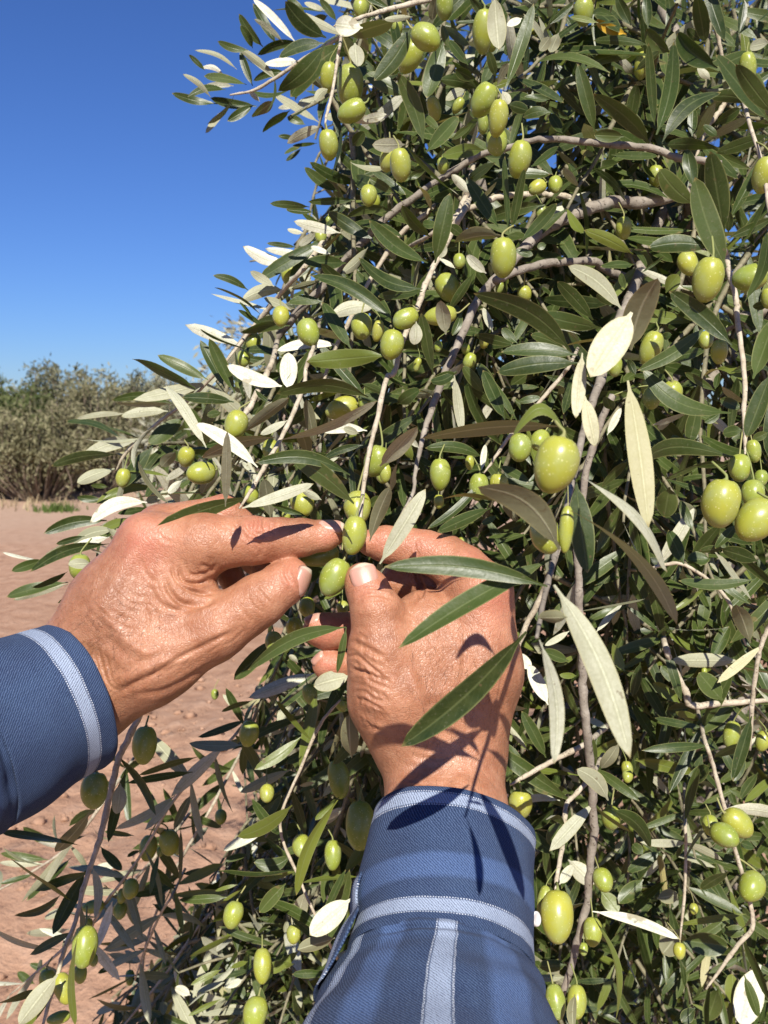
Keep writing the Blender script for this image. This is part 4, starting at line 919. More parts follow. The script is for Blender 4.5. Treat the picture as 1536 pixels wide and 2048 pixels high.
# olives: centre x, y, width, length, lean in degrees, depth
OLIVES = {
'A': (.52, '1385 660 205 330 0|1220 590 130 225 5 .56|1395 850 170 235 60 .54|1215 1110 150 232 -6 .5|1475 50 140 110 0'),
'B': (.50, '580 290 195 225 -55 .47|460 430 185 260 25 .5|725 45 135 200 0|80 60 120 115 0|1025 240 160 320 3 .52|1090 240 110 290 0 .54|645 830 105 185 -15 .6|830 810 80 130 30 .6|1025 765 190 270 25 .49|1135 905 150 278 8 .48|1130 1090 165 190 0 .5|1020 950 85 155 0 .53|385 1265 160 255 -5 .47|290 1225 130 185 10 .5|1300 1220 175 285 10 .5|360 215 90 125 0 .58|710 1270 90 125 0 .58|1440 1440 125 115 60 .6|140 1500 130 150 0 .56|1410 250 80 90 0 .65'),
'C': (.56, '240 80 140 190 0|460 260 90 65 0 .65|650 460 110 190 10|1510 1230 165 255 15 .46|745 1240 110 155 0|40 1300 100 105 0|1390 490 120 240 0 .6|380 345 55 65 0 .7'),
'D': (.58, '930 355 90 95 0|985 230 42 52 0|690 640 130 170 15|620 970 130 130 0 .55|410 1170 140 115 0|835 1090 200 165 -20 .53|335 1295 120 90 0|1245 1045 190 165 0 .53|1470 1185 185 225 10 .5|1340 90 90 115 0|1365 1080 90 170 10 .56'),
'E': (.52, '865 515 200 310 0 .455|440 750 185 205 -30|120 985 165 195 60 .5|390 965 150 255 80 .5|530 545 105 95 0|580 1220 80 70 0 .6|610 1310 100 125 25 .6|840 750 60 105 15 .6|1160 170 90 105 0|370 1200 70 80 0|1030 800 110 125 0 .6|210 1340 60 110 15|720 1170 90 60 0 .6|1140 320 70 60 0 .7'),
'F': (.46, '1075 685 232 350 12 .43|1400 670 205 265 78 .46|925 560 180 135 -20 .5|635 1210 165 270 22 .47|1165 1240 128 192 5 .5|1060 1150 120 112 0 .52|360 1350 115 165 0 .46|430 290 120 175 0 .58|1536 830 110 160 0 .55'),
'J': (.48, '640 140 170 160 0|800 175 170 155 0|640 215 150 140 0 .5|1180 1020 290 385 10 .41|1445 1150 290 330 38 .415|1425 950 205 155 0 .45|1320 750 200 160 0 .46|1425 620 110 180 -10 .46|1485 830 105 112 0 .5'),
'I': (.48, '1345 720 335 455 16 .295|1070 595 195 180 0 .47|1230 540 140 145 30 .48|460 800 160 252 0 .5|755 895 150 215 5 .5|910 880 170 145 0 .5|450 1010 80 112 0 .55|40 790 90 155 0 .5|1270 1270 235 275 -20 .325|1430 1220 110 370 4 .32|690 710 70 115 0 .6|630 1330 90 70 0 .6|760 1415 60 55 0 .6'),
'Z': (.47, '378 306 128 205 8 .463|280 522 145 208 28 .466|400 165 140 150 0 .485|205 412 110 205 78 .49'),
'H': (.54, '350 570 180 222 15 .48|85 940 178 205 80 .52|1170 450 172 262 72|1340 400 100 95 0|1430 850 195 245 20 .5|1480 950 120 135 0 .54|470 1105 140 125 0|860 1170 185 185 -20 .56|620 760 130 135 0 .6|740 1270 80 55 0'),
'G': (.60, '945 980 112 150 10 .58|1430 820 130 142 10 .62'),
'R': (.60, '350 1170 92 112 5 .54'),
'K': (.56, '1130 1950 100 145 -5'),
'L': (.58, '1010 1640 150 245 12|1290 1700 130 185 15|770 1080 60 45 0'),
'M': (.56, '120 310 140 135 0|330 950 190 290 0 .48|250 870 75 185 10 .5|590 745 110 122 -20 .54|530 1040 108 160 0 .54|640 390 110 112 0|440 1440 110 182 0 .53|320 1440 110 190 -10 .52|1360 420 150 175 -50 .55|1205 430 92 112 0 .58|1285 490 132 152 -60 .54|1440 780 145 145 20|1030 1150 70 92 0|730 150 62 62 0|480 1140 52 72 0|1110 910 50 60 0 .7'),
'N': (.58, '1140 1450 165 300 -8 .66|450 1100 150 200 10 .62|590 1560 130 105 0 .62|1160 870 90 132 -20|1230 870 60 62 0|920 800 112 165 -15|900 130 132 125 0 .54|1170 140 112 92 0 .54|800 290 130 142 0 .52|640 400 150 135 0 .54|190 800 60 82 0 .85'),
'O': (.57, '1420 190 225 370 0 .63|970 350 140 155 0|1210 420 130 225 0|670 1270 140 255 0|620 1640 185 255 10|450 880 150 205 15 .62|910 1030 110 135 0|350 130 92 102 0 .85'),
'Q': (.62, '710 300 200 272 5 .56|1080 -40 185 285 5 .6|630 1465 190 300 5 .58|470 1780 140 232 -18 .58|600 1670 98 142 0 .64|700 1570 70 82 0 .66|975 1035 118 142 10 .74|910 1090 70 112 10 .76|900 1200 100 112 10 .76|700 1170 100 162 80 .76|660 1300 80 55 0 .76|440 2000 90 170 75 .6|350 1715 120 142 0 .62|1110 730 132 190 10 .76|1260 690 150 192 -5 .75|1325 725 60 110 0 .77|1195 760 50 72 0 .78|1100 1830 100 85 0 .95|970 1700 70 112 0 .95|1235 1640 70 122 0 .95|1310 1220 60 62 0 .95'),
}
# wood: photo points x,y,width in px ... ; kind limb / twig ; depth start, depth end
WOOD = [
 ('twig', .60, .56, '930,-20,11|846,2,10|788,16,10|752,26,9|710,39,8|668,52,6'),
 ('limb', .66, .52, '1400,380,24|1290,405,24|1230,404,24|1180,419,23|1142,435,22|1092,458,22|1056,489,20|1030,518,20|999,552,19|973,578,18|952,607,17|926,666,16|905,713,15|890,745,14|875,787,14|856,839,12|843,886,10|830,948,8|826,985,7|795,1045,5'),
 ('limb', .66, .57, '1300,560,13|1220,545,14|1190,523,16|1150,523,16|1092,528,16|1027,545,17|990,562,17'),
 ('limb', .70, .66, '1155,390,13|1162,427,14|1167,471,14|1180,515,14|1200,540,14|1240,600,14'),
 ('twig', .58, .66, '860,470,8|923,424,11|962,409,11|1001,393,12|1066,389,12|1105,390,12|1145,396,13|1181,403,14|1230,402,16'),
 ('limb', .56, .66, '1440,330,16|1407,321,15|1367,318,15|1336,309,14|1299,295,14|1228,290,14|1171,284,14|1100,278,13|1049,284,12|1012,297,12|966,307,13|921,333,13|882,357,13|830,393,14|780,430,15|740,470,16|700,510,16|650,570,17|600,620,17|540,690,17'),
 ('twig', .60, .58, '940,360,10|930,395,12|918,425,12|905,450,13|880,500,12'),
 ('twig', .56, .465, '925,425,12|905,460,12|880,510,11|866,534,11|848,578,11|835,614,11|806,679,11|788,745,10|773,757,10|755,835,10|742,887,9|731,947,9|721,1030,8|718,1062,6|716,1100,4'),
 ('twig', .52, .46, '625,700,8|612,736,8|609,765,8|594,809,9|567,867,9|541,913,9|521,947,9|502,981,8|479,1017,7'),
 ('twig', .56, .52, '545,720,11|535,745,12|520,775,12|495,822,11|470,850,7'),
 ('twig', .60, .64, '470,700,6|400,780,6|344,825,7|315,846,7|281,877,7|250,908,7|232,942,5'),
 ('limb', .80, .70, '1270,-60,24|1310,0,22|1347,57,20|1364,97,20|1375,128,19|1378,176,18|1385,240,16'),
 ('twig', .62, .64, '1405,-50,9|1418,0,9|1429,48,9|1441,97,8|1450,150,7'),
 ('twig', .66, .66, '1470,170,9|1452,204,10|1430,235,10|1409,264,10|1390,320,10'),
 ('twig', .50, .46, '1446,488,7|1454,512,10|1459,549,11|1472,596,11|1474,627,11|1482,692,10|1490,766,10|1488,818,9|1491,870,9|1490,909,7'),
 ('limb', .74, .275, '1350,380,18|1316,445,20|1292,492,22|1279,536,23|1266,578,23|1255,609,22|1240,640,21|1215,700,19|1200,760,18|1180,820,15|1165,870,14|1145,960,12|1125,1050,12|1105,1130,12|1090,1190,11|1080,1240,9|1074,1275,7'),
 ('limb', .82, .80, '1270,540,26|1310,590,26|1350,625,26|1362,670,26|1350,740,26|1330,860,24|1325,1000,24|1322,1150,22|1330,1300,22'),
 ('limb', .84, .84, '1560,600,26|1440,660,24|1386,687,24|1318,729,24|1240,790,22|1180,900,20'),
 ('limb', .74, .74, '1250,866,18|1297,860,20|1344,860,22|1375,842,24|1400,790,26|1470,700,28'),
 ('limb', .50, .56, '1225,790,13|1200,850,14|1175,930,14|1165,1000,14|1155,1100,15|1157,1145,15|1159,1223,16|1164,1302,16|1166,1381,17|1171,1437,17|1177,1493,17|1184,1549,17|1185,1598,16|1188,1657,16|1181,1727,16|1174,1804,15|1154,1884,14|1140,1940,13|1115,2013,13|1095,2070,12'),
 ('twig', .56, .54, '1170,1488,11|1126,1511,11|1090,1530,10|1052,1551,9|1020,1570,8'),
 ('twig', .56, .50, '1178,1556,10|1150,1590,9|1133,1608,9|1129,1650,9|1122,1709,9|1113,1760,8|1110,1785,5'),
 ('twig', .60, .60, '1410,1480,8|1426,1531,8|1450,1619,8|1468,1692,8|1485,1751,8|1506,1846,9|1480,1885,9|1454,1919,8|1412,1978,7'),
 ('twig', .62, .62, '1330,1290,12|1344,1331,12|1371,1381,13|1382,1410,13|1434,1408,13|1470,1405,12|1540,1400,12'),
 ('twig', .60, .58, '1290,1140,6|1330,1129,7|1371,1131,7|1429,1170,7|1461,1212,7|1492,1291,6'),
 ('twig', .54, .56, '1560,1200,9|1535,1257,9|1519,1302,9|1510,1358,9|1503,1426,9|1500,1500,8'),
 ('twig', .58, .60, '1110,1120,10|1083,1190,11|1045,1268,11|1018,1354,11|1000,1440,10'),
 ('twig', .64, .57, '305,1370,13|275,1440,13|250,1490,13|238,1515,13|222,1580,13|203,1666,12|185,1722,10|166,1781,10|152,1842,9|128,1901,9|115,1950,8|94,2022,7|80,2070,6'),
 ('twig', .70, .78, '470,1470,6|430,1510,6|401,1540,6|375,1567,6|334,1620,6|308,1666,6|276,1719,6|251,1754,6|214,1802,6|185,1850,6|170,1900,5'),
 ('twig', .52, .52, '1140,730,7|1125,750,8|1072,813,8|1046,844,8|1015,878,7|989,917,6|968,946,5'),
 ('twig', .54, .51, '680,90,6|676,112,6|665,182,6|657,216,6|652,235,5|650,258,4'),
 ('twig', .66, .70, '720,60,8|680,75,8|620,110,8|560,150,7|510,180,6|460,190,5'),
 ('twig', .60, .70, '620,520,10|560,590,9|520,640,10|470,700,9|430,760,8'),
 ('twig', .80, .85, '345,1790,5|320,1830,5|290,1900,5|270,1960,5'),
 ('twig', .62, .62, '860,420,9|800,470,9|740,560,9|700,640,9|660,720,8|640,800,7'),
 ('limb', .90, .90, '1500,1000,24|1420,1100,22|1400,1200,22|1440,1330,22'),
 ('twig', .62, .62, '1370,1640,6|1372,1700,6|1368,1800,6|1360,1880,6'),
 ('twig', .58, .58, '640,1850,6|600,1760,6|560,1650,6|600,1540,6|640,1450,7|680,1400,7'),
 ('twig', .84, .92, '330,1690,6|260,1770,6|180,1850,6|90,1930,5|20,1990,5'),
 ('twig', .9, .95, '420,1620,6|350,1740,6|300,1860,5|285,1950,5|300,2050,5'),
 ('twig', .80, .86, '210,1600,6|140,1690,6|70,1740,5|-20,1790,5'),
 ('twig', .9, .9, '470,1780,6|400,1850,6|330,1950,6|240,2060,6'),
 ('twig', .48, .43, '1500,250,8|1525,330,8|1540,420,9|1560,520,9'),
]
# ------------------------------------------------------------------ building the near olive tree
TREE_AT = np.array([.62, 1.75, 0.0])
tree = thing('olive_tree', 'big dark green olive tree full of fruit that fills the right of the photo', 'tree', tuple(TREE_AT))

def leaf_geo(base, tip, width, normal, bow=0.0, seg=12, cup=.12, twist=0.0, curl=0.0, wave=0.0, r=None, wid=None):
    """points (n,3) and uv of one leaf blade with its petiole; normal = side of the glossy face"""
    base, tip = np.asarray(base, float), np.asarray(tip, float)
    a = tip - base; L = np.linalg.norm(a); a = a / L
    n = nrm(normal - a * (normal @ a)); s = np.cross(a, n)
    t = np.linspace(0, 1, seg + 1)
    q = np.clip((t - .07) / .93, 0, 1)
    prof = (q ** .62) * ((1 - q) ** .60); prof = prof / .44
    prof = np.maximum(np.minimum(prof, 1.0 - .04 * (q - .5) ** 2), np.where(t < .9, .085, .0))
    cols = np.array([-1, -.55, 0, .55, 1.])
    ph = 0 if r is None else r.uniform(0, 6.28)
    mid = base + np.outer(t, a) * L + np.outer(np.sin(math.pi * t) * bow * L, s if wid is None else wid) + np.outer((np.sin(math.pi * t * .9) ) * curl * L, n)
    V, uv = [], []
    for i in range(seg + 1):
        tw = twist * (t[i] - .4)
        si, ni = s * math.cos(tw) + n * math.sin(tw), n * math.cos(tw) - s * math.sin(tw)
        for c in cols:
            z = cup * width * abs(c) ** 1.5 * .5 * prof[i] * (1 if abs(c) < .9 else .86)
            z += wave * width * math.sin(9 * t[i] + ph + (1.5 if c > 0 else 0)) * abs(c) * .5
            V.append(mid[i] + si * c * width * .5 * prof[i] + ni * z); uv.append((c, t[i]))
    return np.array(V), np.array(uv)

def leaf_faces(seg):
    F = []
    for i in range(seg):
        for j in range(4): F.append((i * 5 + j, i * 5 + j + 1, (i + 1) * 5 + j + 1, (i + 1) * 5 + j))
    return np.array(F, np.int32)
LF = leaf_faces(12)

hero = []
def hero_leaves():
    r = np.random.default_rng(3)
    for key, (d0, txt) in LEAVES.items():
        x0, y0, k = TILE[key]
        for item in txt.split('|'):
            f = item.split(); bx, by, tx, ty, w = map(float, f[:5]); side = f[5]
            bow = float(f[6]) if len(f) > 6 else 0.0
            d = float(f[7]) if len(f) > 7 else d0 + r.uniform(-.03, .05)
            u0, v0, u1, v1, w = x0 + bx * k, y0 + by * k, x0 + tx * k, y0 + ty * k, w * k
            Lp = math.hypot(u1 - u0, v1 - v0)
            kb, kt = P(u0, v0, 1.0) - CAM, P(u1, v1, 1.0) - CAM
            view = nrm(-(kb + kt)); sunv = -np.array(LDIR)
            dn = nrm(-UPV - view * (-UPV @ view))
            if side == 'd': nd = view * math.cos(.98) + dn * math.sin(.98) + r.normal(0, .07, 3)
            elif side in 'wc': nd = view + .95 * sunv + r.normal(0, .10, 3)
            elif side == 'u': nd = view + .1 * sunv + r.normal(0, .40, 3)
            else: nd = view + .15 * sunv + r.normal(0, .42, 3)
            nd = nrm(nd)
            if nd @ view < .5: nd = nrm(nd + view * .5)
            dt = d * (kb @ nd) / (kt @ nd)
            lim = .75 * Lp / FPX * d * (1 if d > .36 or side == 'd' else .6)
            dt = d + max(-lim, min(lim, dt - d))
            B_, T_ = CAM + kb * d, CAM + kt * dt
            a = nrm(T_ - B_); L = np.linalg.norm(T_ - B_)
            n = nrm(nd - a * (nd @ a)); s1 = np.cross(a, n)
            av = nrm(a - view * (a @ view)); sv = np.cross(av, view)
            wm = w / FPX * (d + dt) / 2
            need = wm / max(.3, abs(s1 @ sv))
            cap_ = max(wm, min(.0145, .24 * L))
            wr = need
            if need > cap_ * 1.12 and side != 'd': wr = max(cap_, wm)
            if wm < .10 * L and side in 'tugy' and wm < .0075:      # a blade seen edge on: real width, rolled away
                wr = min(.0115, .17 * L); roll = math.acos(min(1, wm / wr)); roll = min(1.3, roll) * (1 if r.random() < .65 else -1)
                n0 = nrm(view - a * (view @ a)); s0_ = np.cross(a, n0); n = n0 * math.cos(roll) + s0_ * math.sin(roll)
            s0 = np.cross(a, nrm(view - a * (view @ a)))
            # bow is drawn in the picture plane: right hand side positive
            wid = s0
            top = side in 'tgy'
            nn = n if top else -n
            V, uv = leaf_geo(B_, T_, wr, nn, bow, 12, r.uniform(-.28, .45), r.normal(0, .55), r.normal(.0, .05), abs(r.normal(0, .055)), r, wid)
            yel = {'t': 0, 'u': 0, 'd': .0, 'w': .0, 'g': .42, 'y': 1.0, 'c': .30}[side]
            var = float(np.clip(r.normal(.5, .25) + (.42 if side in 'cw' else (-.45 if side == 'd' else 0)), 0, 1))  # sunlit undersides coloured paler, shaded ones darker: light put into the colour
            hero.append((Lp * w / math.sqrt(max(1, (wr / max(wm, 1e-6)) ** .5)), V, uv, var, max(0, yel + (r.normal(0, .04) if yel else 0)), B_))
hero_leaves()
hero.sort(key=lambda q: -q[0])

# ---- wood
wood_pts = []
def build_wood():
    r = np.random.default_rng(8)
    for kind, da, db, txt in WOOD:
        p = np.array([[float(c) for c in q.split(',')] for q in txt.split('|')])
        n = len(p); dd = np.linspace(0, 1, n); cum = np.concatenate([[0], np.cumsum(np.hypot(*np.diff(p[:, :2], axis=0).T))]); dd = cum / cum[-1]
        dep = da + (db - da) * dd
        if kind == 'twig':                         # its upper end comes out of the crown behind
            p = np.vstack([[2 * p[0, 0] - p[1, 0], 2 * p[0, 1] - p[1, 1] - 12, p[0, 2]], p]); dep = np.concatenate([[dep[0] + .09], dep]); p[-1, 2] *= .6
        pts = catmull(PN(np.column_stack([p[:, :2], dep])), 5)
        rad = catmull(np.column_stack([p[:, 2] * .5 / FPX * dep, dep, dep]), 5)[:, 0]
        knob = np.ones(len(pts))
        for i in range(0, len(pts), r.integers(3, 5)): knob[i] = r.uniform(1.05, 1.2)
        pts = pts + r.normal(0, 1, pts.shape) * (rad * .10)[:, None]
        V, F = tube(pts, rad * knob * r.uniform(.95, 1.05, len(pts)), 9)
        nm = 'branch' if kind == 'limb' else 'twig'
        link(nm, mesh_np(nm, V - TREE_AT, F, LIMB if kind == 'limb' else TWIG), tree)
        wood_pts.append(pts)
    # trunk and main limbs inside the crown
    pts = catmull([TREE_AT + (0, 0, -.06), TREE_AT + (.03, .02, .35), TREE_AT + (-.02, 0, .75), TREE_AT + (.0, -.03, 1.05)], 5)
    V, F = tube(pts, np.linspace(.13, .085, len(pts)) * (1 + .08 * np.sin(np.arange(len(pts)) * 2.1)), 14)
    link('trunk', mesh_np('trunk', V - TREE_AT, F, LIMB), tree)
    ends = [P(1400, 380, .68), P(1270, -60, .82), P(1560, 600, .86), P(1330, 1300, .84), P(1440, 1330, .9), P(1000, 300, 1.15), P(700, 700, 1.15), P(1000, 1500, 1.1), P(1900, 300, 1.3), P(1800, 1300, 1.2), P(760, -300, 1.3), P(600, 1700, 1.2), P(1400, 1800, 1.0)]
    for e in ends:
        s = TREE_AT + np.array([0, 0, r.uniform(.8, 1.05)])
        m = s * .45 + e * .55 + r.normal(0, .05, 3) + np.array([0, 0, .10])
        pts = catmull([s, (s + m) / 2 + (0, 0, .04), m, e], 7)
        V, F = tube(pts, np.linspace(.045, .010, len(pts)) * r.uniform(.92, 1.08, len(pts)), 9)
        link('branch', mesh_np('branch', V - TREE_AT, F, LIMB), tree); wood_pts.append(pts)
build_wood()
WP = np.vstack(wood_pts)

# ---- the crown behind: hanging shoots with opposite leaves, kept where the photograph shows the crown
POLY = np.array([(600, -60), (640, 40), (600, 110), (545, 150), (520, 200), (600, 235), (650, 290), (640, 330), (665, 380), (640, 430), (600, 455), (590, 500), (545, 540), (540, 600), (500, 640),
                 (470, 700), (400, 760), (350, 800), (335, 860), (290, 900), (250, 960), (210, 1010), (180, 1060), (130, 1120), (190, 1180), (260, 1160), (330, 1120), (420, 1120), (520, 1190), (560, 1250), (520, 1330), (470, 1400),
                 (490, 1480), (460, 1540), (520, 1600), (460, 1680), (440, 1740), (370, 1800), (360, 1850), (310, 1890), (270, 1960), (220, 2000), (180, 2100), (240, 2300), (1000, 2900), (2400, 2700), (2500, -900), (700, -900)], float)
def inside(u, v):
    u, v = np.asarray(u), np.asarray(v); c = np.zeros(u.shape, bool); q = POLY; j = len(q) - 1
    for i in range(len(q)):
        m = ((q[i, 1] > v) != (q[j, 1] > v)) & (u < (q[j, 0] - q[i, 0]) * (v - q[i, 1]) / (q[j, 1] - q[i, 1] + 1e-9) + q[i, 0])
        c ^= m; j = i
    return c
def front(u, v):
    f = .60 + .10 * np.clip((620 - u) / 400, 0, 1) + .05 * np.clip((v - 1500) / 500, 0, 1) + .04 * np.clip((300 - v) / 400, 0, 1)
    hand = np.clip(1 - np.hypot((u - 650) / 560, (v - 1330) / 420), 0, 1)
    f = f + .17 * np.clip((v - 1150) / 350, 0, 1) * np.clip((u - 980) / 120, 0, 1) + .13 * np.clip((v - 1450) / 200, 0, 1) * np.clip((780 - u) / 100, 0, 1)
    return f + .10 * np.minimum(1, hand * 2)

def build_filler():
    r = np.random.default_rng(21)
    LV, LUV, LVAR, LYEL = [], [], [], []
    SB = Bag(); nl = 0
    seg = 6; t = np.linspace(0, 1, seg + 1); q = np.clip((t - .06) / .94, 0, 1)
    prof = np.minimum((q ** .6) * ((1 - q) ** .6) / .44, 1); prof = np.maximum(prof, np.where(t < .9, .09, 0))
    cols = np.array([-1, 0, 1.])
    cand = 0
    while nl < NFILL and cand < 60000:
        cand += 1
        if r.random() < .80: u, v = r.uniform(120, 1640), r.uniform(-120, 2150)
        else: u, v = r.uniform(100, 2300), r.uniform(-700, 2600)
        low = r.random() < .13                     # the shaded hollow low under the arms
        if low: u, v = r.uniform(340, 780), r.uniform(1420, 2120)
        if not inside(u, v): continue
        f0 = float(front(u, v))
        dep = f0 + .04 + (min(r.exponential(.28), 1.25) if r.random() < .74 else r.uniform(.4, 1.3))
        if low: dep = f0 + r.uniform(.1, .8)
        if u > 1640 or v < -120: dep = max(dep, .80 + r.uniform(0, .8))
        p0 = P(u, v, dep)
        if p0[2] < .12: continue
        d = nrm(np.array([r.normal(-.25, .55), r.normal(-.45, .45), r.normal(-.55, .60)]))
        n = r.integers(6, 13); step = r.uniform(.014, .022)
        pts = [p0]
        for i in range(n):
            d = nrm(d + np.array([0, 0, -.07]) + r.normal(0, .07, 3)); pts.append(pts[-1] + d * step)
        pts = np.array(pts); uu, vv, zz = proj(pts)
        if zz.min() < .3: continue
        ok = inside(uu, vv) & (zz > front(uu, vv) - .02) & (pts[:, 2] > .08)
        if ok.mean() < .75: continue
        V, F = tube(pts, np.linspace(.0022, .0010, len(pts)), 5, False); SB.add(V, F)
        sv, sy = np.clip(r.normal(.5, .18), 0, 1), 0.0
        side = nrm(np.cross(d, r.normal(0, 1, 3)))
        for i in range(len(pts)):
            ax = nrm(pts[min(i + 1, n)] - pts[max(i - 1, 0)])
            side = nrm(np.cross(ax, side))
            for sg in (1, -1):
                if r.random() < .12: continue
                o = nrm(side * sg + ax * r.uniform(.35, 1.0) + r.normal(0, .18, 3) + np.array([0, 0, -.12]))
                L = r.uniform(.036, .068) * (1 - .35 * (i / n) ** 3); w = L * r.uniform(.135, .20)
                tip = pts[i] + o * L
                tu, tv, tz = proj(tip)
                if not bool(inside(tu, tv)) or tz < front(tu, tv) - .045 or tip[2] < .03: continue
                nn = nrm(np.array([-.1, -.55, .85]) * (.9 if u > 640 else .25) + .45 * ax + r.normal(0, .50, 3)); nn = nrm(nn - o * (nn @ o)); s = np.cross(o, nn)
                tw = r.normal(0, .4); cl = r.normal(.0, .06); cup = r.uniform(-.05, .2)
                mid = pts[i] + np.outer(t, o) * L + np.outer(np.sin(math.pi * t) * cl * L, nn)
                ang = tw * (t - .4)
                si = np.outer(np.cos(ang), s) + np.outer(np.sin(ang), nn)
                G = mid[:, None, :] + si[:, None, :] * (cols[None, :, None] * (w * .5 * prof)[:, None, None]) + nn[None, None, :] * (np.abs(cols)[None, :, None] * (cup * w * prof)[:, None, None])
                LV.append(G.reshape(-1, 3)); nl += 1
                LVAR.append(np.clip(sv + r.normal(0, .18), 0, 1)); LYEL.append(.42 if r.random() < .07 else (1.0 if r.random() < .0006 else 0))
    def put(b0, o, L, w, nn, vr, yl):
        nn = nrm(nn - o * (nn @ o)); s = np.cross(o, nn); tw = r.normal(0, .4); cl = r.normal(.0, .07); cup = r.uniform(-.05, .2)
        mid = b0 + np.outer(t, o) * L + np.outer(np.sin(math.pi * t) * cl * L, nn); ang = tw * (t - .4)
        si = np.outer(np.cos(ang), s) + np.outer(np.sin(ang), nn)
        G = mid[:, None, :] + si[:, None, :] * (cols[None, :, None] * (w * .5 * prof)[:, None, None]) + nn[None, None, :] * (np.abs(cols)[None, :, None] * (cup * w * prof)[:, None, None])
        LV.append(G.reshape(-1, 3)); LVAR.append(vr); LYEL.append(yl)
    for wi, dens in DRESS.items():
        pts = wood_pts[wi]; cum = np.concatenate([[0], np.cumsum(np.linalg.norm(np.diff(pts, axis=0), axis=1))]); sD = .01
        side = nrm(np.cross(pts[1] - pts[0], r.normal(0, 1, 3)))
        while sD < cum[-1]:
            i = min(np.searchsorted(cum, sD), len(pts) - 1); ax = nrm(pts[i] - pts[max(i - 1, 0)]); side = nrm(np.cross(ax, side))
            for sg in (1, -1):
                if r.random() < dens:
                    o = nrm(side * sg + ax * r.uniform(.3, .9) + r.normal(0, .2, 3)); L = r.uniform(.030, .054)
                    tz = proj(pts[i] + o * L)[2]
                    if tz > proj(pts[i])[2] - .025: put(pts[i], o, L, L * r.uniform(.14, .21), ax + np.array([0, 0, .3]) + r.normal(0, .35, 3), float(np.clip(r.normal(.5, .2), 0, 1)), .42 if r.random() < .1 else 0)
            sD += r.uniform(.014, .024)
    N = len(LV); per = (seg + 1) * 3
    uv1 = np.array([(c, tt) for tt in t for c in cols])
    f1 = np.array([(i * 3 + j, i * 3 + j + 1, (i + 1) * 3 + j + 1, (i + 1) * 3 + j) for i in range(seg) for j in range(2)])
    V = np.vstack(LV); F = (f1[None] + (np.arange(N) * per)[:, None, None]).reshape(-1, 4)
    var, yel = np.repeat(LVAR, per), np.repeat(LYEL, per)
    uv = np.tile(uv1, (N, 1))
    # heroes past the 300 largest join the mass
    for (_, Vh, uvh, vr, yl, b) in hero[300:]:
        F = np.vstack([F, LF + len(V)]); V = np.vstack([V, Vh]); uv = np.vstack([uv, uvh])
        var = np.concatenate([var, np.full(len(Vh), vr)]); yel = np.concatenate([yel, np.full(len(Vh), yl)])
    o = link('foliage', mesh_np('foliage', V - TREE_AT, F, LEAF, True, uv, {'var': var, 'yel': yel}), tree); o['kind'] = 'stuff'
    o = link('shoots', SB.mesh('shoots', SHOOT), tree); o['kind'] = 'stuff'
    o.data.transform(Matrix.Translation(Vector(-TREE_AT)))
    print('FILLER leaves', N, 'candidates', cand, 'hero', len(hero))
NFILL = 23000
DRESS = {0: .4, 10: .5, 12: .5, 27: .6, 28: .85, 31: .7, 33: .8, 32: .5, 34: .5, 36: .6, 37: .6, 38: .8, 39: .8, 40: .8, 41: .8, 21: .4, 22: .6, 23: .6, 24: .5, 25: .5, 19: .35, 8: .3, 3: .4}
for (_, V, uv, var, yel, b) in hero[:300]:
    link('leaf', mesh_np('leaf', V - TREE_AT, LF, LEAF, True, uv, {'var': np.full(len(V), var), 'yel': np.full(len(V), yel)}), tree)
build_filler()

# ------------------------------------------------------------------ olives
def olive_mesh(name, ratio, nip, seed):
    """unit width 1, stalk end up (+z), length = ratio"""
    r = np.random.default_rng(seed); nu, nv = 24, 16; V = [(0, 0, ratio / 2 * .985)]
    for j in range(1, nv):
        a = math.pi * j / nv; z = math.cos(a)
        rad = math.sin(a) ** .92 * .5 * (1 + .06 * z)
        zz = z * ratio / 2 + (-.035 * nip * math.exp(-((z + 1) / .10) ** 2) if z < 0 else -.05 * math.exp(-((z - 1) / .06) ** 2))
        for i in range(nu):
            th = 2 * math.pi * i / nu
            k = 1 + .05 * mnoise.noise(Vector((math.cos(th) * 1.1 + seed, math.sin(th) * 1.1, z * 1.4)))
            V.append((rad * k * math.cos(th) + .03 * (1 - z * z), rad * k * math.sin(th), zz))
    V.append((0, 0, -ratio / 2 - .03 * nip)); F = []
    for j in range(nv - 2):
        for i in range(nu): F.append((1 + j * nu + i, 1 + (j + 1) * nu + i, 1 + (j + 1) * nu + (i + 1) % nu, 1 + j * nu + (i + 1) % nu))
    for i in range(0, nu, 2):
        F.append((0, 1 + i, 1 + (i + 1) % nu, 1 + (i + 2) % nu))
        b = 1 + (nv - 2) * nu; F.append((len(V) - 1, b + (i + 2) % nu, b + (i + 1) % nu, b + i))
    return V, F

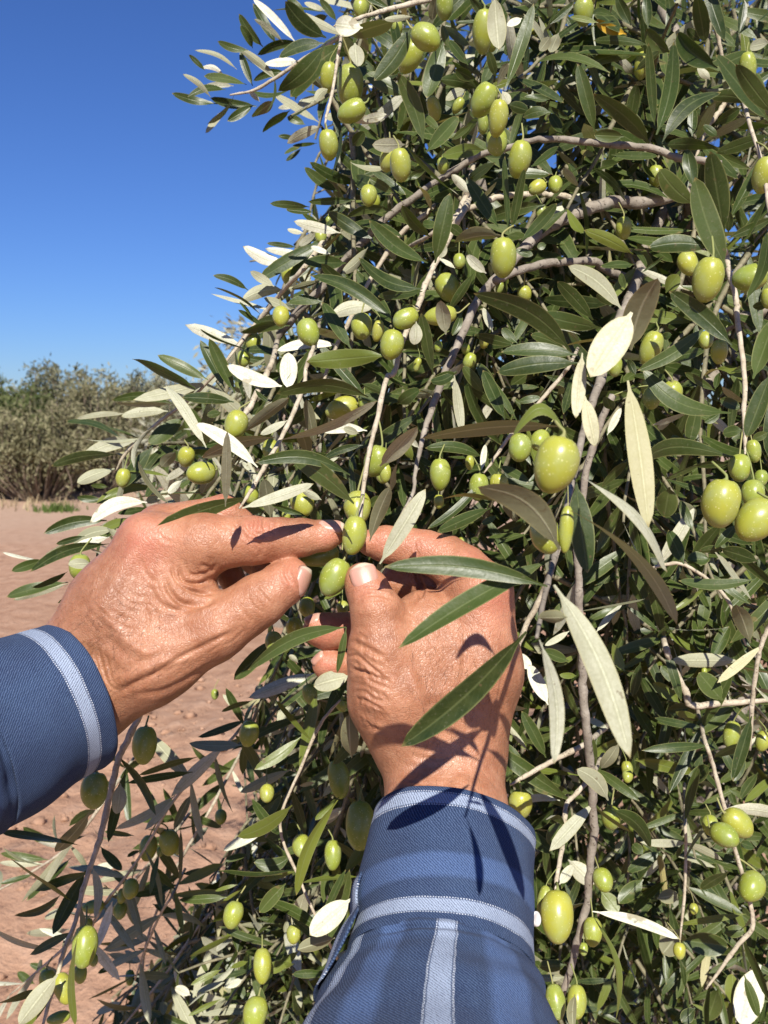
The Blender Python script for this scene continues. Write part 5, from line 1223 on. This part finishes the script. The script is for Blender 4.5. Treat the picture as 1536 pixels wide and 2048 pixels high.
def build_olives():
    r = np.random.default_rng(31); idx = 0
    kd = WP
    for key, (d0, txt) in OLIVES.items():
        x0, y0, k = TILE[key]
        for no, item in enumerate(txt.split('|')):
            f = [float(q) for q in item.split()]
            cx, cy, w, ln, lean = f[:5]; d = f[5] if len(f) > 5 else d0 + r.uniform(.03, .09)
            u, v, w, ln = x0 + cx * k, y0 + cy * k, w * k, ln * k
            if ln < w: w, ln, lean = ln * 1.0, w, lean + 90 if False else lean; w = max(w, ln * .86)
            wm = w / FPX * d; lm = ln / FPX * d
            real = max(lm, wm * 1.28); tilt = math.acos(min(1, lm / real)) * (1 if r.random() < .7 else -1) * .85
            V, F = olive_mesh('olive', real / wm, r.uniform(.3, 1), idx)
            c = P(u, v, d); vw = nrm(c - CAM)
            la = math.radians(lean)
            up = nrm(math.sin(la) * RGT + math.cos(la) * UPV - vw * 0); up = nrm(up - vw * (up @ vw))
            axis = up * math.cos(tilt) + vw * math.sin(tilt)
            sx = nrm(np.cross(axis, vw)); sy = np.cross(axis, sx)
            R = Matrix((sx, sy, axis)).transposed()
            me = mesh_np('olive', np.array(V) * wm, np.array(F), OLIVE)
            lab, grp = olive_label(key, no)
            o = link('olive', me, None, None, label=lab, category='olive', group=grp)
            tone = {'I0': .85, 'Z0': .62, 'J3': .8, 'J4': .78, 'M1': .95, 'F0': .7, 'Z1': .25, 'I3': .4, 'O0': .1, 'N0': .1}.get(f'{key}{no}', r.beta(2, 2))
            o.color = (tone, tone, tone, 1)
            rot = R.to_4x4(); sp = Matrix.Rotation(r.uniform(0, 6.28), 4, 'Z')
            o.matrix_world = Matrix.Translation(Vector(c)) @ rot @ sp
            # stalk, bending up towards the nearest wood
            top = np.array([0, 0, real / 2 * .955]); wtop = np.array(o.matrix_world @ Vector(top))
            cand = kd[np.argsort(np.linalg.norm(kd - (wtop + axis * .012 + np.array([0, 0, .008])), axis=1))[0]]
            if np.linalg.norm(cand - wtop) > .022: cand = wtop + nrm(axis * .5 + np.array([r.normal(0, .4), r.uniform(.5, 1.4), .6])) * r.uniform(.007, .014)
            inv = o.matrix_world.inverted()
            e = np.array(inv @ Vector(cand)); m = top * .55 + e * .45 + np.array([0, 0, np.linalg.norm(e - top) * .10])
            pts = catmull([top - (0, 0, .001), top + (0, 0, .0015), m, e], 4)
            rr = np.linspace(.0006, .00055, len(pts)); rr[0] = .0020; rr[1] = .0014; rr[2] = .0008
            rr *= min(1.1, wm / .0145)
            Vs, Fs = tube(pts, rr, 7)
            link('stalk', mesh_np('stalk', Vs, Fs, STALK, True, None, {'var': np.full(len(Vs), r.random())}), o)
            idx += 1
    print('OLIVES', idx)
# ------------------------------------------------------------------ what to call each olive
OWN = {
 'A0': 'long half shaded olive hanging below the round pale leaf high on the left side', 'A1': 'olive behind the thin stem left of the long half shaded olive', 'A2': 'olive tucked under the long half shaded olive near the upper left',
 'A3': 'dimpled bright olive dangling on a bare stem against the blue sky edge', 'B0': 'plump glossy olive with a kinked side beside the silvery leaf at top centre', 'B1': 'olive half hidden below the plump kinked olive and behind the silvery leaf',
 'B2': 'olive cut by the top edge above the plump kinked olive', 'B4': 'dark olive pair member left of the bright white leaf at the top', 'B5': 'olive directly behind the bright white leaf at the top', 'B8': 'uppermost olive of the hanging trio right of top centre, with a dark shadow across',
 'B9': 'middle long olive of the hanging trio right of top centre', 'B10': 'lowest olive of the hanging trio right of top centre', 'B12': 'shiny oval olive under a folded pale leaf, upper middle', 'B13': 'olive peeping out behind the shiny oval olive under the folded pale leaf',
 'B14': 'shaded dull olive with a slanting light band below the hanging trio', 'C0': 'olive at the top edge beside a yellowed leaf', 'C3': 'big half lit olive cut by the right edge, upper part', 'D2': 'dark olive with one lit spot beside the sky gap', 'D5': 'olive with a curved shadow band above a white leaf, left middle',
 'D7': 'frosted round olive below a white leaf and right of a dark upright leaf', 'D8': 'olive touching the pale twig just right of the large bright green leaf', 'D3': 'lit olive above the one with a curved shadow band', 'D6': 'yellowish olive above the white leaf pointing left',
 'E0': 'large smooth olive hanging at the crook of the grey branch, centre of the tree', 'E1': 'dark olive with a lit lower edge left of the grey branch', 'E3': 'olive crossed by a brown leaf just left of the spotted grey branch', 'E2': 'yellow lit olive pressed against the pale twig beside the brown leaf',
 'F0': 'big speckled olive hanging from the pale twig near the right edge', 'F1': 'olive with a dark leaf lying across it near the right edge', 'F3': 'lit olive behind the big brown leaf right of the cream leaf', 'F4': 'small upright green olive hanging beside the thick shadowed branch', 'F2': 'shaded olive left of the big speckled olive', 'F6': 'olive hidden under the bent cream leaf',
 'J0': 'dark upper olive of the shaded trio behind the long cream leaf', 'J1': 'right olive of the shaded trio behind the long cream leaf, lit on one side', 'J2': 'lowest olive of the shaded trio behind the long cream leaf', 'J3': 'large yellow green olive with a thin stem shadow, hanging near the right edge', 'J4': 'large olive with a dark band, cut by the right edge beside the stem shadow olive',
 'J5': 'olive behind the pair of large ones at the right edge', 'J6': 'greyish olive above the pair of large ones at the right edge', 'I0': 'biggest yellow green olive, closest to the camera, on the white twig', 'I1': 'small round olive left of the biggest one', 'I2': 'olive squeezed between the biggest olive and the small round one',
 'I3': 'olive with a dark side hanging below the long dark leaf', 'I4': 'left olive of the pair under the thin twig fork, behind a green leaf', 'I5': 'right olive of the pair under the thin twig fork', 'I8': 'shaded olive under the large brown leaf below the biggest one', 'I9': 'slim part of an olive showing right of the white twig below the biggest one',
 'Z0': 'shiny olive being touched by the pointing index finger', 'Z1': 'bright green olive held against the thumb', 'Z2': 'olive on the twig just above the one being touched', 'Z3': 'dark olive lying under the pointing index finger',
 'H0': 'olive with a shadow cap hanging from the thick brown twig, left middle', 'H1': 'glossy olive lying sideways above the knuckles of the pointing hand', 'H2': 'lit olive leaning right under a dark arching leaf', 'H4': 'olive cut in two by a twig shadow right of the pale twig', 'H7': 'striped shade olive above the pointing index finger', 'H6': 'olive behind the thin twig just above the middle finger',
 'G0': 'olive at the drooping tip of the leftmost twig', 'G1': 'shaded olive behind the long pale leaf above the pointing hand', 'R0': 'olive with a grey leaf across it at the far left, level with the thumb', 'M1': 'yellow olive with a leaf shadow beside the right sleeve', 'M2': 'olive half behind the yellow one beside the right sleeve',
 'M3': 'small smooth olive hanging on the dark stem right of the cuff', 'M4': 'olive behind the small round leaf, below the cuff level', 'M6': 'right olive of the bottom pair beside the right sleeve', 'M7': 'left olive of the bottom pair beside the right sleeve', 'M8': 'brightest olive of the three touching ones at lower right',
 'M10': 'front dull olive of the three touching ones at lower right', 'M9': 'leftmost of the three touching olives at lower right', 'M11': 'olive with crossing leaf shadows at the right edge, low down', 'M0': 'olive beside the right wrist just above the cuff',
 'N0': 'large dark shaded olive left of the right wrist', 'O0': 'big shaded olive with one bright spot left of the right cuff', 'Q0': 'dark shaded olive hanging under the left cuff', 'Q1': 'dark shaded olive hanging right of the left cuff', 'Q2': 'half lit olive crossed by a thin leaf on the low left branch', 'Q3': 'olive beside the big pale leaf at the bottom left',
 'Q4': 'slim olive below the half lit one crossed by a thin leaf', 'Q6': 'bright olive on the thinner branch over bare soil', 'Q7': 'slim olive just left of the bright one over bare soil', 'Q8': 'olive with a dark end below the bright one over bare soil', 'Q9': 'sideways olive behind the low left branch', 'Q11': 'bright sideways olive at the bottom edge, left corner', 'Q12': 'yellowed olive at the top of the big pale leaf, bottom left',
 'Q13': 'left dark olive of the shaded pair over bare soil', 'Q14': 'right dark olive of the shaded pair with a lit top',
}
REST = {
 'A4': 'green olive half out of the top edge left of the pale twig',
 'B3': 'small olive in the top edge corner beside the first pale twig', 'B6': 'pale small olive in the gap below the shadow striped leaf, upper middle', 'B7': 'slim olive behind a short brownish leaf left of the hanging trio', 'B11': 'slim lit olive peeping out left of the hanging trio', 'B15': 'olive piece between the silvery leaf and the pale twig at top centre',
 'B16': 'short pale olive on the rising branch under a yellow ribbed leaf', 'B17': 'sideways olive under the half shaded dull one, upper middle', 'B18': 'olive low behind crossing leaves below the shiny oval olive', 'B19': 'tiny round olive far inside right of the bright white leaf',
 'C1': 'tiny flat looking olive behind a long dark leaf at upper right', 'C2': 'olive half covered by an upright narrow leaf at upper right', 'C4': 'olive under the rosette of dark leaves at upper right', 'C5': 'small olive beside the bare pale twig under the rosette branch', 'C6': 'long dim olive between two big dark leaves near the right edge', 'C7': 'speck sized olive in the deep shade of the upper right',
 'D0': 'pale olive in the leaf tips next to the sky, below the gap', 'D1': 'tiny olive nearest to the sky among the silvery leaf tips', 'D4': 'round olive under a dark leaf beside the distant pale tree', 'D9': 'olive in the shadow above the fan of leaves at the sky edge', 'D10': 'slim olive behind the frosted round one',
 'E4': 'yellow olive knob above the curled leaf near the pale twig', 'E5': 'small olive in the dark right below the spotted grey branch', 'E6': 'leaning small olive under the spotted grey branch, in shade', 'E7': 'thin green olive beneath the large smooth one', 'E8': 'small olive above the fork of the grey branch', 'E9': 'little olive left of the spotted grey branch low down', 'E10': 'dim olive right of the large smooth one', 'E11': 'slim olive at the end of the narrow upright dark leaf', 'E12': 'half olive under the long dark leaf crossing the grey branch', 'E13': 'far small olive above the pale horizontal twig',
 'F5': 'short round olive left of the small upright green one', 'F7': 'dim long olive in the shade left of the thick dark branch', 'F8': 'olive cut by the right edge below the leaf crossed one',
 'J7': 'lit olive tucked directly against the right hanging twig', 'J8': 'dusky olive touching the right edge above the large pair', 'I6': 'small olive low in the gap left of the yellow edged leaf', 'I7': 'olive at the left of the thin peeling twig above the leaf shadowed hand', 'I10': 'slim shaded olive between the white gap and the twig fork', 'I11': 'small olive above the bent index finger knuckle', 'I12': 'tiny olive beside the bent index finger knuckle',
 'H3': 'olive top showing beside the arching leaf and pale twig', 'H5': 'olive low right of the one cut by a twig shadow', 'H8': 'dim olive in the dark hollow right of the forked pale twig', 'H9': 'yellow olive rim just above the pointing index finger', 'K0': 'shaded olive below the tip of the large white leaf',
 'L0': 'long shaded olive at the end of the right hanging stem', 'L1': 'lit olive cut by the right edge beside the long shaded one', 'L2': 'tiny olive in the dark behind the broad shaded leaf at right',
 'M5': 'small olive under the curved leaf right of the dark stem', 'M12': 'little olive below the pale leaf at the lower right', 'M13': 'olive bead under the drooping tip right of the wrist', 'M14': 'small olive end behind the stem beside the yellow one', 'M15': 'far bead sized olive between stem and cuff',
 'N1': 'dark olive under the crossing grey leaves left of the right wrist', 'N2': 'two toned olive low in the dark leaves, lit by a sun spot', 'N3': 'bright olive facet just left of the wrinkled thumb base', 'N4': 'small bright olive touching the wrinkled thumb base', 'N5': 'dark olive beneath the cream leaf at the little finger', 'N6': 'olive with lit patches just under the pinched bright green one', 'N7': 'small olive between thumb and ring fingertip', 'N8': 'dark olive on a pale stalk left of the ring fingertip', 'N9': 'dim olive behind the long green leaf under the left thumb', 'N10': 'far small olive alone against the soil under the left palm',
 'O1': 'dark olive behind the sunlit drooping leaf left of the cuff', 'O2': 'long dim olive right of the sunlit drooping leaf', 'O3': 'long dark olive low down under the cream leaves', 'O4': 'yellow based dark olive at the bottom edge left of the sleeve', 'O5': 'round dark olive near the soil gap at the bottom', 'O6': 'dim olive beneath the broad cream leaf beside the sleeve', 'O7': 'far small olive at the edge of the shaded soil',
 'Q5': 'small olive behind the lower end of the half lit one', 'Q10': 'olive sliver above the half lit one on the low branch', 'Q15': 'slim dim olive right of the shaded pair over bare soil', 'Q16': 'yellow olive drop between the shaded pair', 'Q17': 'lit small olive deep at the bottom over dark soil', 'Q18': 'dim olive hanging by pale leaves low over the soil', 'Q19': 'small dull olive near the shadowed soil, right of the low branches', 'Q20': 'small olive at the rim of the tree shadow on the soil'}
def olive_label(key, no):
    k = f'{key}{no}'
    return (OWN.get(k) or REST[k]), 'green olives on the tree'
build_olives()
